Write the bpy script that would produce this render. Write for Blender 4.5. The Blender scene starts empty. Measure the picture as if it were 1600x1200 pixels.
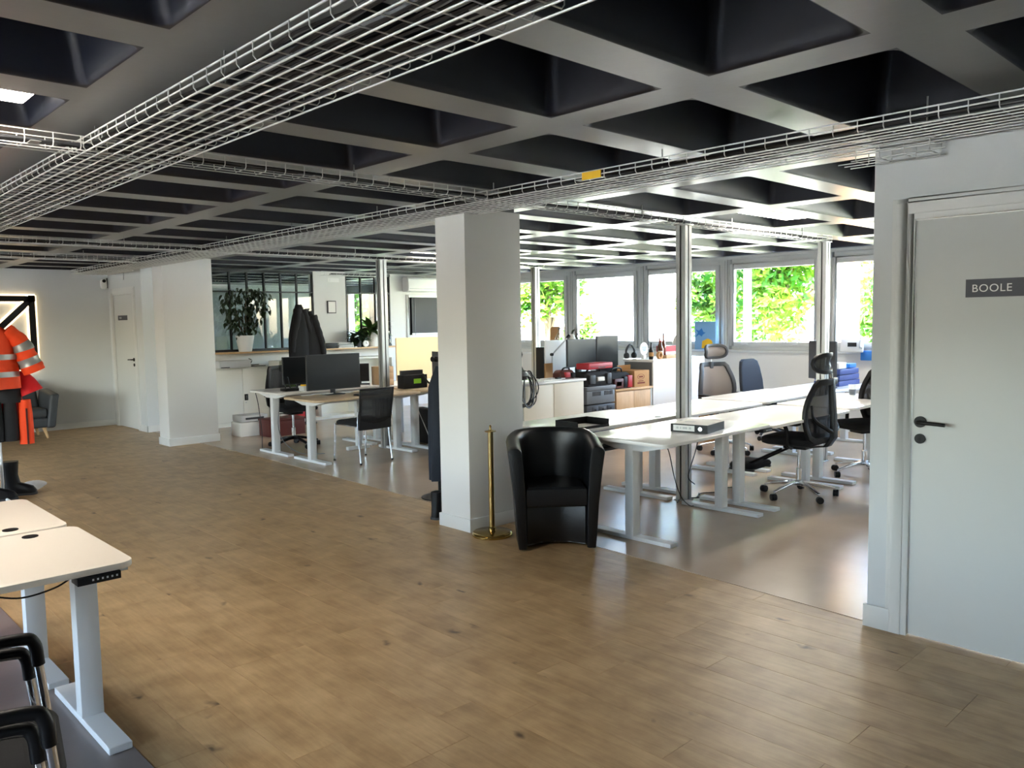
import bpy, bmesh, math, random
from mathutils import Vector, Matrix
PI = math.pi
random.seed(7)
scene = bpy.context.scene
COL = scene.collection

# ---------------------------------------------------------------- camera
cam_data = bpy.data.cameras.new('camera')
cam_data.sensor_fit = 'HORIZONTAL'; cam_data.sensor_width = 36.0
cam_data.lens = 1264.246 / 1600 * 36.0
cam_data.clip_start = 0.05; cam_data.clip_end = 300
cam = bpy.data.objects.new('camera', cam_data); COL.objects.link(cam)
YAW, PITCH, ROLL, CAMH = 0.760809, -0.0778475, -0.0164078, 1.59
_f = Vector((math.sin(YAW) * math.cos(PITCH), math.cos(YAW) * math.cos(PITCH), math.sin(PITCH)))
_r = _f.cross(Vector((0, 0, 1))).normalized(); _u = _r.cross(_f)
_R = _r * math.cos(ROLL) + _u * math.sin(ROLL); _U = -_r * math.sin(ROLL) + _u * math.cos(ROLL)
M4 = Matrix.Identity(4)
for i in range(3):
    M4[i][0] = _R[i]; M4[i][1] = _U[i]; M4[i][2] = -_f[i]
M4[0][3], M4[1][3], M4[2][3] = 0, 0, CAMH
cam.matrix_world = M4
scene.camera = cam

# ---------------------------------------------------------------- view / world / sun
scene.view_settings.view_transform = 'Standard'
scene.view_settings.look = 'None'
scene.view_settings.gamma = 1.0
scene.view_settings.use_curve_mapping = False
scene.view_settings.exposure = 1.82
scene.cycles.use_denoising = True
scene.cycles.max_bounces = 10
scene.cycles.diffuse_bounces = 6
scene.cycles.transparent_max_bounces = 24
scene.cycles.sample_clamp_indirect = 8.0
world = bpy.data.worlds.new('sky'); scene.world = world
world.use_nodes = True
wn = world.node_tree
bg = wn.nodes['Background']
sky = wn.nodes.new('ShaderNodeTexSky')
sky.sky_type = 'NISHITA'; sky.sun_disc = False
sky.sun_elevation = math.radians(48); sky.sun_rotation = math.radians(200)
sky.air_density = 1.0; sky.dust_density = 3.0; sky.ozone_density = 1.0
wn.links.new(sky.outputs[0], bg.inputs[0])
bg.inputs[1].default_value = 1.9
sun_d = bpy.data.lights.new('sun', 'SUN'); sun_d.energy = 25.0; sun_d.angle = math.radians(0.5)
sun_d.color = (1.0, 0.97, 0.92)
sun = bpy.data.objects.new('sun', sun_d); COL.objects.link(sun)
sun.rotation_euler = Vector((0.42, 0.45, -0.85)).to_track_quat('-Z', 'Y').to_euler()

def portal(loc, normal, sx, sy):
    d = bpy.data.lights.new('window_portal', 'AREA'); d.shape = 'RECTANGLE'; d.size = sx; d.size_y = sy
    d.cycles.is_portal = True
    o = bpy.data.objects.new('window_portal', d); COL.objects.link(o)
    o.location = loc
    o.rotation_euler = Vector(normal).to_track_quat('-Z', 'Z').to_euler()
# ---------------------------------------------------------------- materials
def lin(c):
    if isinstance(c, str):
        c = c.lstrip('#'); c = [int(c[i:i + 2], 16) / 255 for i in (0, 2, 4)]
    return tuple(((v / 12.92) if v <= 0.04045 else ((v + 0.055) / 1.055) ** 2.4) for v in c) + (1.0,)

def mat(name, col, rough=0.5, metal=0.0, noise=0.0, nscale=8.0, bump=0.0, bscale=60.0, spec=0.5, emit=None, estr=0.0, coat=0.0, trans=0.0, alpha=1.0, sheen=0.0):
    m = bpy.data.materials.new(name); m.use_nodes = True
    nt = m.node_tree; b = nt.nodes['Principled BSDF']
    c = lin(col)
    b.inputs['Base Color'].default_value = c
    b.inputs['Roughness'].default_value = rough
    b.inputs['Metallic'].default_value = metal
    b.inputs['Specular IOR Level'].default_value = spec
    b.inputs['Coat Weight'].default_value = coat
    b.inputs['Sheen Weight'].default_value = sheen
    b.inputs['Alpha'].default_value = alpha
    if trans: b.inputs['Transmission Weight'].default_value = trans
    if emit:
        b.inputs['Emission Color'].default_value = lin(emit); b.inputs['Emission Strength'].default_value = estr
    tc = nt.nodes.new('ShaderNodeTexCoord')
    if noise:
        n = nt.nodes.new('ShaderNodeTexNoise'); n.inputs['Scale'].default_value = nscale; n.inputs['Detail'].default_value = 4
        mx = nt.nodes.new('ShaderNodeMix'); mx.data_type = 'RGBA'
        mx.inputs[6].default_value = tuple(max(0, v * (1 - noise)) for v in c[:3]) + (1,)
        mx.inputs[7].default_value = tuple(min(1, v * (1 + noise)) for v in c[:3]) + (1,)
        nt.links.new(tc.outputs['Object'], n.inputs['Vector'])
        nt.links.new(n.outputs['Fac'], mx.inputs[0]); nt.links.new(mx.outputs[2], b.inputs['Base Color'])
    if bump:
        n2 = nt.nodes.new('ShaderNodeTexNoise'); n2.inputs['Scale'].default_value = bscale; n2.inputs['Detail'].default_value = 3
        bp = nt.nodes.new('ShaderNodeBump'); bp.inputs['Strength'].default_value = bump; bp.inputs['Distance'].default_value = 0.01
        nt.links.new(tc.outputs['Object'], n2.inputs['Vector'])
        nt.links.new(n2.outputs['Fac'], bp.inputs['Height']); nt.links.new(bp.outputs[0], b.inputs['Normal'])
    return m

def wood_mat(name, c1, c2, rough, along='Y', scale=1.0, knots=True, rnd=True):
    m = bpy.data.materials.new(name); m.use_nodes = True
    nt = m.node_tree; b = nt.nodes['Principled BSDF']; L = nt.links.new
    tc = nt.nodes.new('ShaderNodeTexCoord')
    oi = nt.nodes.new('ShaderNodeObjectInfo')
    add = nt.nodes.new('ShaderNodeVectorMath'); add.operation = 'ADD'
    mul = nt.nodes.new('ShaderNodeVectorMath'); mul.operation = 'SCALE'; mul.inputs[0].default_value = (37, 91, 13)
    L(oi.outputs['Random'], mul.inputs['Scale']); L(tc.outputs['Object'], add.inputs[0]); L(mul.outputs[0], add.inputs[1])
    mp = nt.nodes.new('ShaderNodeMapping')
    s = [14 * scale, 14 * scale, 14 * scale]; s['XYZ'.index(along)] = 1.4 * scale
    mp.inputs['Scale'].default_value = s
    L(add.outputs[0], mp.inputs['Vector'])
    n1 = nt.nodes.new('ShaderNodeTexNoise'); n1.inputs['Scale'].default_value = 2.0; n1.inputs['Detail'].default_value = 10; n1.inputs['Roughness'].default_value = 0.72; n1.inputs['Distortion'].default_value = 0.6
    L(mp.outputs[0], n1.inputs['Vector'])
    n3 = nt.nodes.new('ShaderNodeTexNoise'); n3.inputs['Scale'].default_value = 5.5 * scale; n3.inputs['Detail'].default_value = 6
    L(add.outputs[0], n3.inputs['Vector'])
    mixf = nt.nodes.new('ShaderNodeMath'); mixf.operation = 'ADD'
    L(n1.outputs['Fac'], mixf.inputs[0]); L(n3.outputs['Fac'], mixf.inputs[1])
    rr = nt.nodes.new('ShaderNodeMapRange'); rr.inputs[1].default_value = 0.66; rr.inputs[2].default_value = 1.34
    L(mixf.outputs[0], rr.inputs[0])
    mx = nt.nodes.new('ShaderNodeMix'); mx.data_type = 'RGBA'
    mx.inputs[6].default_value = lin(c1); mx.inputs[7].default_value = lin(c2)
    L(rr.outputs[0], mx.inputs[0])
    out = mx.outputs[2]
    if rnd:
        hsv = nt.nodes.new('ShaderNodeHueSaturation')
        mr = nt.nodes.new('ShaderNodeMapRange'); mr.inputs[3].default_value = 0.965; mr.inputs[4].default_value = 1.035
        L(oi.outputs['Random'], mr.inputs[0]); L(mr.outputs[0], hsv.inputs['Value']); L(out, hsv.inputs['Color'])
        out = hsv.outputs[0]
    if knots:
        vo = nt.nodes.new('ShaderNodeTexVoronoi'); vo.inputs['Scale'].default_value = 4.6
        nz = nt.nodes.new('ShaderNodeTexNoise'); nz.inputs['Scale'].default_value = 9
        L(add.outputs[0], nz.inputs['Vector'])
        mpk = nt.nodes.new('ShaderNodeMapping'); sk = [1.0, 1.0, 1.0]; sk['XYZ'.index(along)] = 0.55
        mpk.inputs['Scale'].default_value = sk
        mv = nt.nodes.new('ShaderNodeMix'); mv.data_type = 'VECTOR'; mv.inputs[0].default_value = 0.12
        L(add.outputs[0], mv.inputs[4]); L(nz.outputs['Color'], mv.inputs[5])
        L(mv.outputs[1], mpk.inputs['Vector']); L(mpk.outputs[0], vo.inputs['Vector'])
        kr = nt.nodes.new('ShaderNodeMapRange'); kr.inputs[1].default_value = 0.03; kr.inputs[2].default_value = 0.115
        kr.inputs[3].default_value = 0.9; kr.inputs[4].default_value = 0.0
        L(vo.outputs['Distance'], kr.inputs[0])
        sel = nt.nodes.new('ShaderNodeMath'); sel.operation = 'GREATER_THAN'; sel.inputs[1].default_value = 0.25
        L(vo.outputs['Color'], sel.inputs[0])
        ml = nt.nodes.new('ShaderNodeMath'); ml.operation = 'MULTIPLY'; L(kr.outputs[0], ml.inputs[0]); L(sel.outputs[0], ml.inputs[1])
        mk = nt.nodes.new('ShaderNodeMix'); mk.data_type = 'RGBA'; mk.inputs[7].default_value = lin('#4a3524')
        L(ml.outputs[0], mk.inputs[0]); L(out, mk.inputs[6]); out = mk.outputs[2]
    L(out, b.inputs['Base Color'])
    rg = nt.nodes.new('ShaderNodeMapRange'); rg.inputs[3].default_value = rough - 0.06; rg.inputs[4].default_value = rough + 0.1
    L(n1.outputs['Fac'], rg.inputs[0]); L(rg.outputs[0], b.inputs['Roughness'])
    bp = nt.nodes.new('ShaderNodeBump'); bp.inputs['Strength'].default_value = 0.08; bp.inputs['Distance'].default_value = 0.004
    L(n1.outputs['Fac'], bp.inputs['Height']); L(bp.outputs[0], b.inputs['Normal'])
    return m

def glass_mat(name, tint=(1, 1, 1, 1), base=0.03, power=1.0):
    m = bpy.data.materials.new(name); m.use_nodes = True
    nt = m.node_tree; nt.nodes.clear(); L = nt.links.new
    o = nt.nodes.new('ShaderNodeOutputMaterial'); mx = nt.nodes.new('ShaderNodeMixShader')
    t = nt.nodes.new('ShaderNodeBsdfTransparent'); t.inputs[0].default_value = tint
    g = nt.nodes.new('ShaderNodeBsdfGlossy'); g.inputs['Roughness'].default_value = 0.02
    lw = nt.nodes.new('ShaderNodeFresnel'); lw.inputs[0].default_value = 1.45
    ad = nt.nodes.new('ShaderNodeMath'); ad.operation = 'MULTIPLY_ADD'; ad.inputs[1].default_value = power; ad.inputs[2].default_value = base
    ge = nt.nodes.new('ShaderNodeNewGeometry'); inv = nt.nodes.new('ShaderNodeMath'); inv.operation = 'SUBTRACT'; inv.inputs[0].default_value = 1.0
    L(ge.outputs['Backfacing'], inv.inputs[1]); pr = nt.nodes.new('ShaderNodeMath'); pr.operation = 'MULTIPLY'; pr.use_clamp = True
    L(lw.outputs[0], ad.inputs[0]); L(ad.outputs[0], pr.inputs[0]); L(inv.outputs[0], pr.inputs[1]); L(pr.outputs[0], mx.inputs[0]); L(t.outputs[0], mx.inputs[1]); L(g.outputs[0], mx.inputs[2]); L(mx.outputs[0], o.inputs[0])
    return m

def mesh_fabric(name, col, opacity, scale=0.0):
    m = mat(name, col, 0.75)
    m.node_tree.nodes['Principled BSDF'].inputs['Alpha'].default_value = opacity
    return m

M = {}
M['plank'] = wood_mat('oak_vinyl_planks', '#967750', '#cbab7e', 0.38)
M['vinyl'] = mat('grey_brown_vinyl', '#b5a08b', 0.26, noise=0.16, nscale=3.0, bump=0.05, bscale=25)
M['vinylshade'] = mat('shaded_vinyl', '#7f7674', 0.34, noise=0.16, nscale=3.0, bump=0.05, bscale=25)  # same vinyl as the desk side, with the left area's shade in its colour
M['subfloor'] = mat('floor_joint', '#2e251c', 0.8)
M['ceiling'] = mat('grey_rib_paint', '#7a7c7c', 0.32, noise=0.08, nscale=5, bump=0.10, bscale=9)
M['coffer'] = mat('navy_coffer_paint', '#0c1122', 0.45, noise=0.08, nscale=5, bump=0.05, bscale=9)
M['wall'] = mat('white_paint', '#d1d5d6', 0.6, bump=0.02, bscale=120)
M['wallwarm'] = mat('off_white_paint', '#dededb', 0.6, bump=0.02, bscale=120)
M['trimw'] = mat('white_trim', '#d9dbd9', 0.4)
M['door'] = mat('white_door', '#d3d6d4', 0.42)
M['groove'] = mat('dark_gap', '#1c1c1c', 0.8)
M['alu'] = mat('anodised_aluminium', '#b9bbb9', 0.38, 0.85)
M['aluw'] = mat('pale_window_aluminium', '#c6c8c6', 0.42, 0.1)
M['galv'] = mat('galvanised_wire', '#cfd1cf', 0.38, 0.25)
M['galvd'] = mat('galvanised_clip', '#8e908e', 0.45, 0.7)
M['black'] = mat('black_plastic', '#101012', 0.45, spec=0.3)
M['blacksoft'] = mat('black_fabric', '#16171b', 0.85, noise=0.15, nscale=40, bump=0.1, bscale=300)
M['darkgrey'] = mat('dark_grey_plastic', '#3a3c40', 0.5)
M['grey'] = mat('mid_grey_plastic', '#6d7176', 0.5)
M['lgrey'] = mat('light_grey_plastic', '#c8cacb', 0.5)
M['white'] = mat('white_plastic', '#eeeeec', 0.4)
M['paper'] = mat('paper', '#f0efea', 0.8)
M['chrome'] = mat('chrome', '#dcdee0', 0.12, 1.0)
M['steel'] = mat('dark_steel_frame', '#26282a', 0.45, 0.4)
M['leather'] = mat('black_leather', '#0c0e11', 0.36, noise=0.1, nscale=30, bump=0.12, bscale=160)
M['brass'] = mat('polished_brass', '#bda468', 0.15, 1.0)
M['deskwhite'] = mat('white_laminate', '#efedea', 0.22, spec=0.5)
M['deskcream'] = mat('cream_laminate', '#f0e6d8', 0.36)
M['deskwood'] = wood_mat('pale_oak_laminate', '#c3a887', '#dcc5a5', 0.36, 'X', 1.0, knots=False, rnd=False)
M['legwhite'] = mat('white_powder_coat', '#dfe2e4', 0.4)
M['cabwhite'] = mat('white_steel_cabinet', '#e6e6de', 0.4)
M['cabbeige'] = mat('beige_laminate', '#d8cdb8', 0.5)
M['oak'] = wood_mat('light_oak', '#c49a6c', '#ddb88a', 0.45, 'Z', 1.0, knots=False)
M['screen'] = mat('matt_screen', '#15181b', 0.28)
M['led'] = mat('led_diffuser', '#ffffff', 0.5, emit='#fff4e6', estr=13.0)
M['ledstrip'] = mat('led_strip', '#ffffff', 0.5, emit='#ffdfae', estr=0.8)
M['glass'] = glass_mat('window_glass', (0.97, 0.99, 0.98, 1), 0.0, 1.0)
M['smoke'] = glass_mat('partition_glass', (0.66, 0.70, 0.71, 1), 0.03, 1.6)
M['orange'] = mat('hi_vis_orange', '#ff4a12', 0.75, noise=0.1, nscale=20, bump=0.15, bscale=35)
M['red'] = mat('red_fabric', '#d8151c', 0.75, noise=0.1, nscale=20, bump=0.12, bscale=35)
M['redpl'] = mat('red_plastic', '#b3202a', 0.45)
M['reflect'] = mat('reflective_tape', '#9a9a98', 0.35, 0.3)
M['sofa'] = mat('charcoal_leatherette', '#3c3f42', 0.55, noise=0.1, nscale=30, bump=0.05, bscale=150)
M['beech'] = wood_mat('beech_leg', '#b08c60', '#cba777', 0.5, 'Z', 2.0, knots=False)
M['leaf'] = mat('dark_green_leaf', '#24341f', 0.45, noise=0.35, nscale=25)
M['leaf2'] = mat('glossy_green_leaf', '#3a5428', 0.35, noise=0.35, nscale=20)
M['soil'] = mat('potting_soil', '#2a2019', 0.9)
M['stem'] = mat('brown_stem', '#4a3a28', 0.8)
M['card'] = mat('cardboard', '#b98d5e', 0.8, noise=0.08, nscale=10)
M['print'] = mat('brown_print', '#7a3a2a', 0.8)
M['yellowpanel'] = mat('pale_wood_screen', '#e8cfa0', 0.6, noise=0.05, nscale=4)
M['green'] = mat('green_label', '#8fd12a', 0.6)
M['blue'] = mat('blue_plastic', '#3f4f86', 0.5)
M['pblue'] = mat('pale_blue_print', '#7fb0dc', 0.6)
M['mblue'] = mat('mid_blue_print', '#2a78c8', 0.6)
M['yellow'] = mat('yellow_print', '#f0be1a', 0.6)
M['navy'] = mat('navy_fabric', '#1c2430', 0.8, noise=0.15, nscale=40)
M['amber'] = mat('brown_glass_bottle', '#5a2a14', 0.15, spec=0.6)
M['clear'] = glass_mat('clear_plastic', (0.82, 0.9, 0.97, 1), 0.06, 1.2)
M['sign'] = mat('slate_sign', '#44454f', 0.5)
M['meshgrey'] = mesh_fabric('grey_mesh_fabric', '#8d8580', 0.72)
M['meshblack'] = mesh_fabric('black_mesh_fabric', '#101114', 0.78)
M['maroon'] = mat('maroon_plastic', '#54231f', 0.5)
M['skyw'] = mat('white_render', '#f2f0ea', 0.8)
M['asphalt'] = mat('pale_paving', '#c4c1b8', 0.9, noise=0.15, nscale=2)
M['grass'] = mat('grass', '#8d9478', 0.9, noise=0.3, nscale=3)
M['bark'] = mat('bark', '#5f5344', 0.9, noise=0.2, nscale=10)
M['winblue'] = mat('far_window_glass', '#9cc4cc', 0.2)

def leaf_mat(name, c1, c2):
    m = mat(name, c1, 0.6); nt = m.node_tree; b = nt.nodes['Principled BSDF']
    tc = [n for n in nt.nodes if n.type == 'TEX_COORD'][0]
    n = nt.nodes.new('ShaderNodeTexNoise'); n.inputs['Scale'].default_value = 1.6; n.inputs['Detail'].default_value = 5
    rm = nt.nodes.new('ShaderNodeMapRange'); rm.inputs[1].default_value = 0.38; rm.inputs[2].default_value = 0.62
    mx = nt.nodes.new('ShaderNodeMix'); mx.data_type = 'RGBA'; mx.inputs[6].default_value = lin(c1); mx.inputs[7].default_value = lin(c2)
    nt.links.new(tc.outputs['Object'], n.inputs['Vector']); nt.links.new(n.outputs['Fac'], rm.inputs[0]); nt.links.new(rm.outputs[0], mx.inputs[0]); nt.links.new(mx.outputs[2], b.inputs['Base Color'])
    tr = nt.nodes.new('ShaderNodeBsdfTranslucent'); nt.links.new(mx.outputs[2], tr.inputs[0])
    ms = nt.nodes.new('ShaderNodeMixShader'); ms.inputs[0].default_value = 0.4
    out = [x for x in nt.nodes if x.type == 'OUTPUT_MATERIAL'][0]
    nt.links.new(b.outputs[0], ms.inputs[1]); nt.links.new(tr.outputs[0], ms.inputs[2]); nt.links.new(ms.outputs[0], out.inputs[0])
    return m
M['treeleaf'] = leaf_mat('tree_leaf', '#286016', '#7da432')

# ---------------------------------------------------------------- mesh builder
class MB:
    def __init__(self): self.v = []; self.f = []
    def add(self, vs, fs):
        n = len(self.v); self.v += [tuple(p) for p in vs]; self.f += [tuple(i + n for i in f) for f in fs]; return self
    def box(self, x0, x1, y0, y1, z0, z1, T=None):
        vs = [Vector(p) for p in ((x0, y0, z0), (x1, y0, z0), (x1, y1, z0), (x0, y1, z0), (x0, y0, z1), (x1, y0, z1), (x1, y1, z1), (x0, y1, z1))]
        if T is not None: vs = [T @ p for p in vs]
        return self.add(vs, [(3, 2, 1, 0), (4, 5, 6, 7), (0, 1, 5, 4), (1, 2, 6, 5), (2, 3, 7, 6), (3, 0, 4, 7)])
    def bar(self, a, b, w, h, upv=(0, 0, 1)):
        a = Vector(a); b = Vector(b); d = (b - a); l = d.length; d.normalize()
        up = Vector(upv); s = d.cross(up)
        if s.length < 1e-4: s = d.cross(Vector((1, 0, 0)))
        s.normalize(); t = s.cross(d)
        vs = []
        for p in (a, b):
            for i, j in ((-1, -1), (1, -1), (1, 1), (-1, 1)): vs.append(p + s * (w / 2 * i) + t * (h / 2 * j))
        return self.add(vs, [(0, 1, 2, 3), (7, 6, 5, 4), (0, 4, 5, 1), (1, 5, 6, 2), (2, 6, 7, 3), (3, 7, 4, 0)])
    def ring(self, rings, cap0=True, cap1=True, closed=False):
        n = len(rings[0]); vs = [p for r in rings for p in r]; fs = []
        m = len(rings)
        for i in range(m if closed else m - 1):
            for j in range(n):
                a = i * n + j; b = i * n + (j + 1) % n; k = ((i + 1) % m) * n
                fs.append((a, b, k + (j + 1) % n, k + j))
        if not closed:
            if cap0: fs.append(tuple(range(n))[::-1])
            if cap1: fs.append(tuple((m - 1) * n + j for j in range(n)))
        return self.add(vs, fs)
    def cyl(self, a, b, r0, r1=None, seg=16):
        if r1 is None: r1 = r0
        return self.tube([a, b], [r0, r1], seg)
    def tube(self, pts, r, seg=8, cap=True):
        P = [Vector(p) for p in pts]; n = len(P)
        if not isinstance(r, (list, tuple)): r = [r] * n
        rings = []; ref = None
        for i in range(n):
            d = (P[min(i + 1, n - 1)] - P[max(i - 1, 0)]).normalized()
            if ref is None:
                ref = d.orthogonal().normalized()
            ref = (ref - d * ref.dot(d))
            if ref.length < 1e-5: ref = d.orthogonal()
            ref.normalize(); s = d.cross(ref)
            rings.append([P[i] + (ref * math.cos(2 * PI * k / seg) + s * math.sin(2 * PI * k / seg)) * r[i] for k in range(seg)])
        return self.ring(rings, cap, cap)
    def lathe(self, prof, seg=24, c=(0, 0, 0), cap=True):
        rings = [[(c[0] + r * math.cos(2 * PI * k / seg), c[1] + r * math.sin(2 * PI * k / seg), c[2] + z) for k in range(seg)] for r, z in prof]
        return self.ring(rings, cap, cap)
    def prism(self, poly, z0, z1, T=None):
        n = len(poly)
        vs = [Vector((x, y, z0)) for x, y in poly] + [Vector((x, y, z1)) for x, y in poly]
        if T is not None: vs = [T @ p for p in vs]
        fs = [tuple(range(n))[::-1], tuple(range(n, 2 * n))] + [(i, (i + 1) % n, n + (i + 1) % n, n + i) for i in range(n)]
        return self.add(vs, fs)
    def mesh(self, name, material, bevel=0.0, seg=2, angle=35):
        me = bpy.data.meshes.new(name); me.from_pydata(self.v, [], self.f); me.update()
        if bevel:
            bm = bmesh.new(); bm.from_mesh(me)
            bmesh.ops.remove_doubles(bm, verts=bm.verts, dist=1e-5)
            bmesh.ops.recalc_face_normals(bm, faces=bm.faces)
            es = [e for e in bm.edges if len(e.link_faces) == 2 and e.calc_face_angle(0) > math.radians(angle)]
            bmesh.ops.bevel(bm, geom=es, offset=bevel, segments=seg, profile=0.5, affect='EDGES', clamp_overlap=True)
            bm.to_mesh(me); bm.free()
        else:
            bm = bmesh.new(); bm.from_mesh(me); bmesh.ops.recalc_face_normals(bm, faces=bm.faces); bm.to_mesh(me); bm.free()
        me.materials.append(material)
        me.polygons.foreach_set('use_smooth', [True] * len(me.polygons))
        me.set_sharp_from_angle(angle=math.radians(38))
        return me
    def build(self, name, material, parent=None, bevel=0.0, seg=2, label=None, loc=None, rot=None, kind=None):
        if isinstance(material, str): material = M[material]
        o = bpy.data.objects.new(name, self.mesh(name, material, bevel, seg)); COL.objects.link(o)
        if parent is not None: o.parent = parent
        if loc is not None: o.location = loc
        if rot is not None: o.rotation_euler = rot
        if label: o['label'] = label
        if kind: o['kind'] = kind
        return o

def put(name, me, parent=None, loc=(0, 0, 0), rot=(0, 0, 0)):
    o = bpy.data.objects.new(name, me); COL.objects.link(o); o.parent = parent; o.location = loc; o.rotation_euler = rot
    return o
def tag(o, label, cat, group=None):
    o['label'] = label; o['category'] = cat
    if group: o['group'] = group
    return o
def thing(name, label, cat, loc=(0, 0, 0), rz=0, group=None):
    o = bpy.data.objects.new(name, None); COL.objects.link(o); o.location = loc; o.rotation_euler = (0, 0, rz)
    o.empty_display_size = 0.1
    return tag(o, label, cat, group)
def struct(o, label=None, cat=None):
    o['kind'] = 'structure'
    if label: o['label'] = label
    if cat: o['category'] = cat
    return o
def rrect(x0, x1, y0, y1, r, n=5):
    pts = []
    for cx, cy, a0 in ((x1 - r, y1 - r, 0), (x0 + r, y1 - r, 90), (x0 + r, y0 + r, 180), (x1 - r, y0 + r, 270)):
        for k in range(n + 1):
            a = math.radians(a0 + 90 * k / n); pts.append((cx + r * math.cos(a), cy + r * math.sin(a)))
    return pts
def smooth_path(pts, n=8):
    P = [Vector(p) for p in pts]; P = [P[0] * 2 - P[1]] + P + [P[-1] * 2 - P[-2]]; out = []
    for i in range(1, len(P) - 2):
        for k in range(n):
            t = k / n
            a, b, c, d = P[i - 1], P[i], P[i + 1], P[i + 2]
            out.append(0.5 * ((2 * b) + (c - a) * t + (2 * a - 5 * b + 4 * c - d) * t * t + (3 * b - a - 3 * c + d) * t ** 3))
    out.append(P[-2]); return out
def B(*a): return MB().box(*a)

# ---------------------------------------------------------------- setting: floor
XL, XW, YB, YA, YP, CZ = -5.6, 10.9, -4.0, 14.05, 12.6, 2.5
YE = 17.5
floor = struct(B(XL - .2, XW + .3, YB - .2, YE, -0.2, -0.006).build('floor', 'subfloor'), 'floor of brown oak look planks beside grey vinyl', 'floor')
pl_w, wood0, wood1 = 0.1905, 0.985, 4.605
plank_meshes = {}
def plank_mesh(l):
    l = round(l, 2)
    if l not in plank_meshes:
        plank_meshes[l] = MB().box(0.0006, pl_w - 0.0006, 0.0006, l - 0.0006, -0.006, 0.0).mesh('plank', M['plank'], 0.0006, 1)
    return plank_meshes[l]
ncol = 19
for i in range(ncol):
    y = YB - random.choice((0.0, .31, .62, .93, 1.05)); x = wood0 + i * pl_w
    while y < YA:
        l = 1.26
        put('plank', plank_mesh(l), floor, (x, y, 0)); y += l
vin = MB().prism([(4.14, YB), (XW, YB), (XW, YE), (4.42, YE), (4.42, YA), (4.46, 9.0), (4.24, 3.2), (4.145, 1.7)], -0.004, 0.003)
vin.build('vinyl_sheet', 'vinyl', floor)
B(XL, wood0 - .002, YB, YA, -0.006, 0.002).build('vinyl_sheet', 'vinylshade', floor)

# ---------------------------------------------------------------- setting: ceiling with coffers
cx = [(-5.16, -3.78), (-3.56, -2.18), (-1.96, -.58), (-.36, 1.02), (1.34, 2.72), (2.93, 4.20), (4.79, 6.17), (6.39, 7.77), (7.99, 9.37), (9.59, 10.78)]
py = 0.822
cy = [(2.786 + k * py, 3.394 + k * py) for k in range(-8, 17)]
xs = [XL - .2] + [v for a in cx for v in a] + [XW + .3]
ys = [YB - .2] + [v for a in cy for v in a] + [YE]
ys = [y for y in ys]
cm = MB()
for i in range(len(xs) - 1):
    solid_x = (i % 2 == 0)
    if solid_x:
        cm.add([(xs[i], ys[0], CZ), (xs[i + 1], ys[0], CZ), (xs[i + 1], ys[-1], CZ), (xs[i], ys[-1], CZ)], [(3, 2, 1, 0)])
    else:
        for j in range(0, len(ys) - 1, 2):
            cm.add([(xs[i], ys[j], CZ), (xs[i + 1], ys[j], CZ), (xs[i + 1], ys[j + 1], CZ), (xs[i], ys[j + 1], CZ)], [(3, 2, 1, 0)])
cm.box(XL - .2, XW + .3, YB - .2, YE, CZ + .40, CZ + .55)
ceiling = struct(cm.build('ceiling', 'ceiling'), 'dark painted waffle ceiling with rows of deep coffers', 'ceiling')
coffer_meshes = {}
def coffer_mesh(w, d):
    key = (round(w, 3), round(d, 3))
    if key not in coffer_meshes:
        mb = MB(); n = 4
        def rect(x0, x1, y0, y1, r, z): return [(x, y, z) for x, y in rrect(x0, x1, y0, y1, r, n)]
        def sq(z):
            o = []
            for cxx, cyy in ((w, d), (0, d), (0, 0), (w, 0)): o += [(cxx, cyy, z)] * (n + 1)
            return o
        rings = [sq(0), rect(0.003, w - .003, .003, d - .003, .05, 0), rect(.008, w - .008, .008, d - .008, .05, .004), rect(.018, w - .018, .018, d - .018, .05, .025),
                 rect(.09, w - .09, .09, d - .09, .05, .36), rect(.12, w - .12, .12, d - .12, .05, .385)]
        mb.ring(rings, False, True)
        me = mb.mesh('coffer', M['coffer'])
        coffer_meshes[key] = me
    return coffer_meshes[key]
for a, b in cx:
    for c, d in cy:
        put('coffer', coffer_mesh(b - a, d - c), ceiling, (a, c, CZ))

# ---------------------------------------------------------------- setting: walls
def wall(name, boxes, m='wall', label=None):
    mb = MB()
    for b in boxes: mb.box(*b)
    return struct(mb.build(name, m), label, 'wall')
wall('wall_back', [(XL - .2, 4.4, YA, YA + .15, 0, CZ)], 'wall', 'plain grey lit wall behind the glowing geometric light')
wall('wall_rear', [(XL - .2, 4.25, YB - .2, YB, 0, CZ)], 'wall', 'white wall behind the viewer')
# wall with the second door (plane x = 4.38, facing the open space)
wall('wall_passage', [(4.38, 4.5, YP + .12, 12.925, 0, CZ), (4.38, 4.5, 13.865, YA, 0, CZ), (4.38, 4.5, 12.925, 13.865, 2.13, CZ),
                      (4.38, 5.42, YP - .02, YP + .12, 0, CZ)], 'wall', 'short white wall with a door beside the left column')
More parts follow.
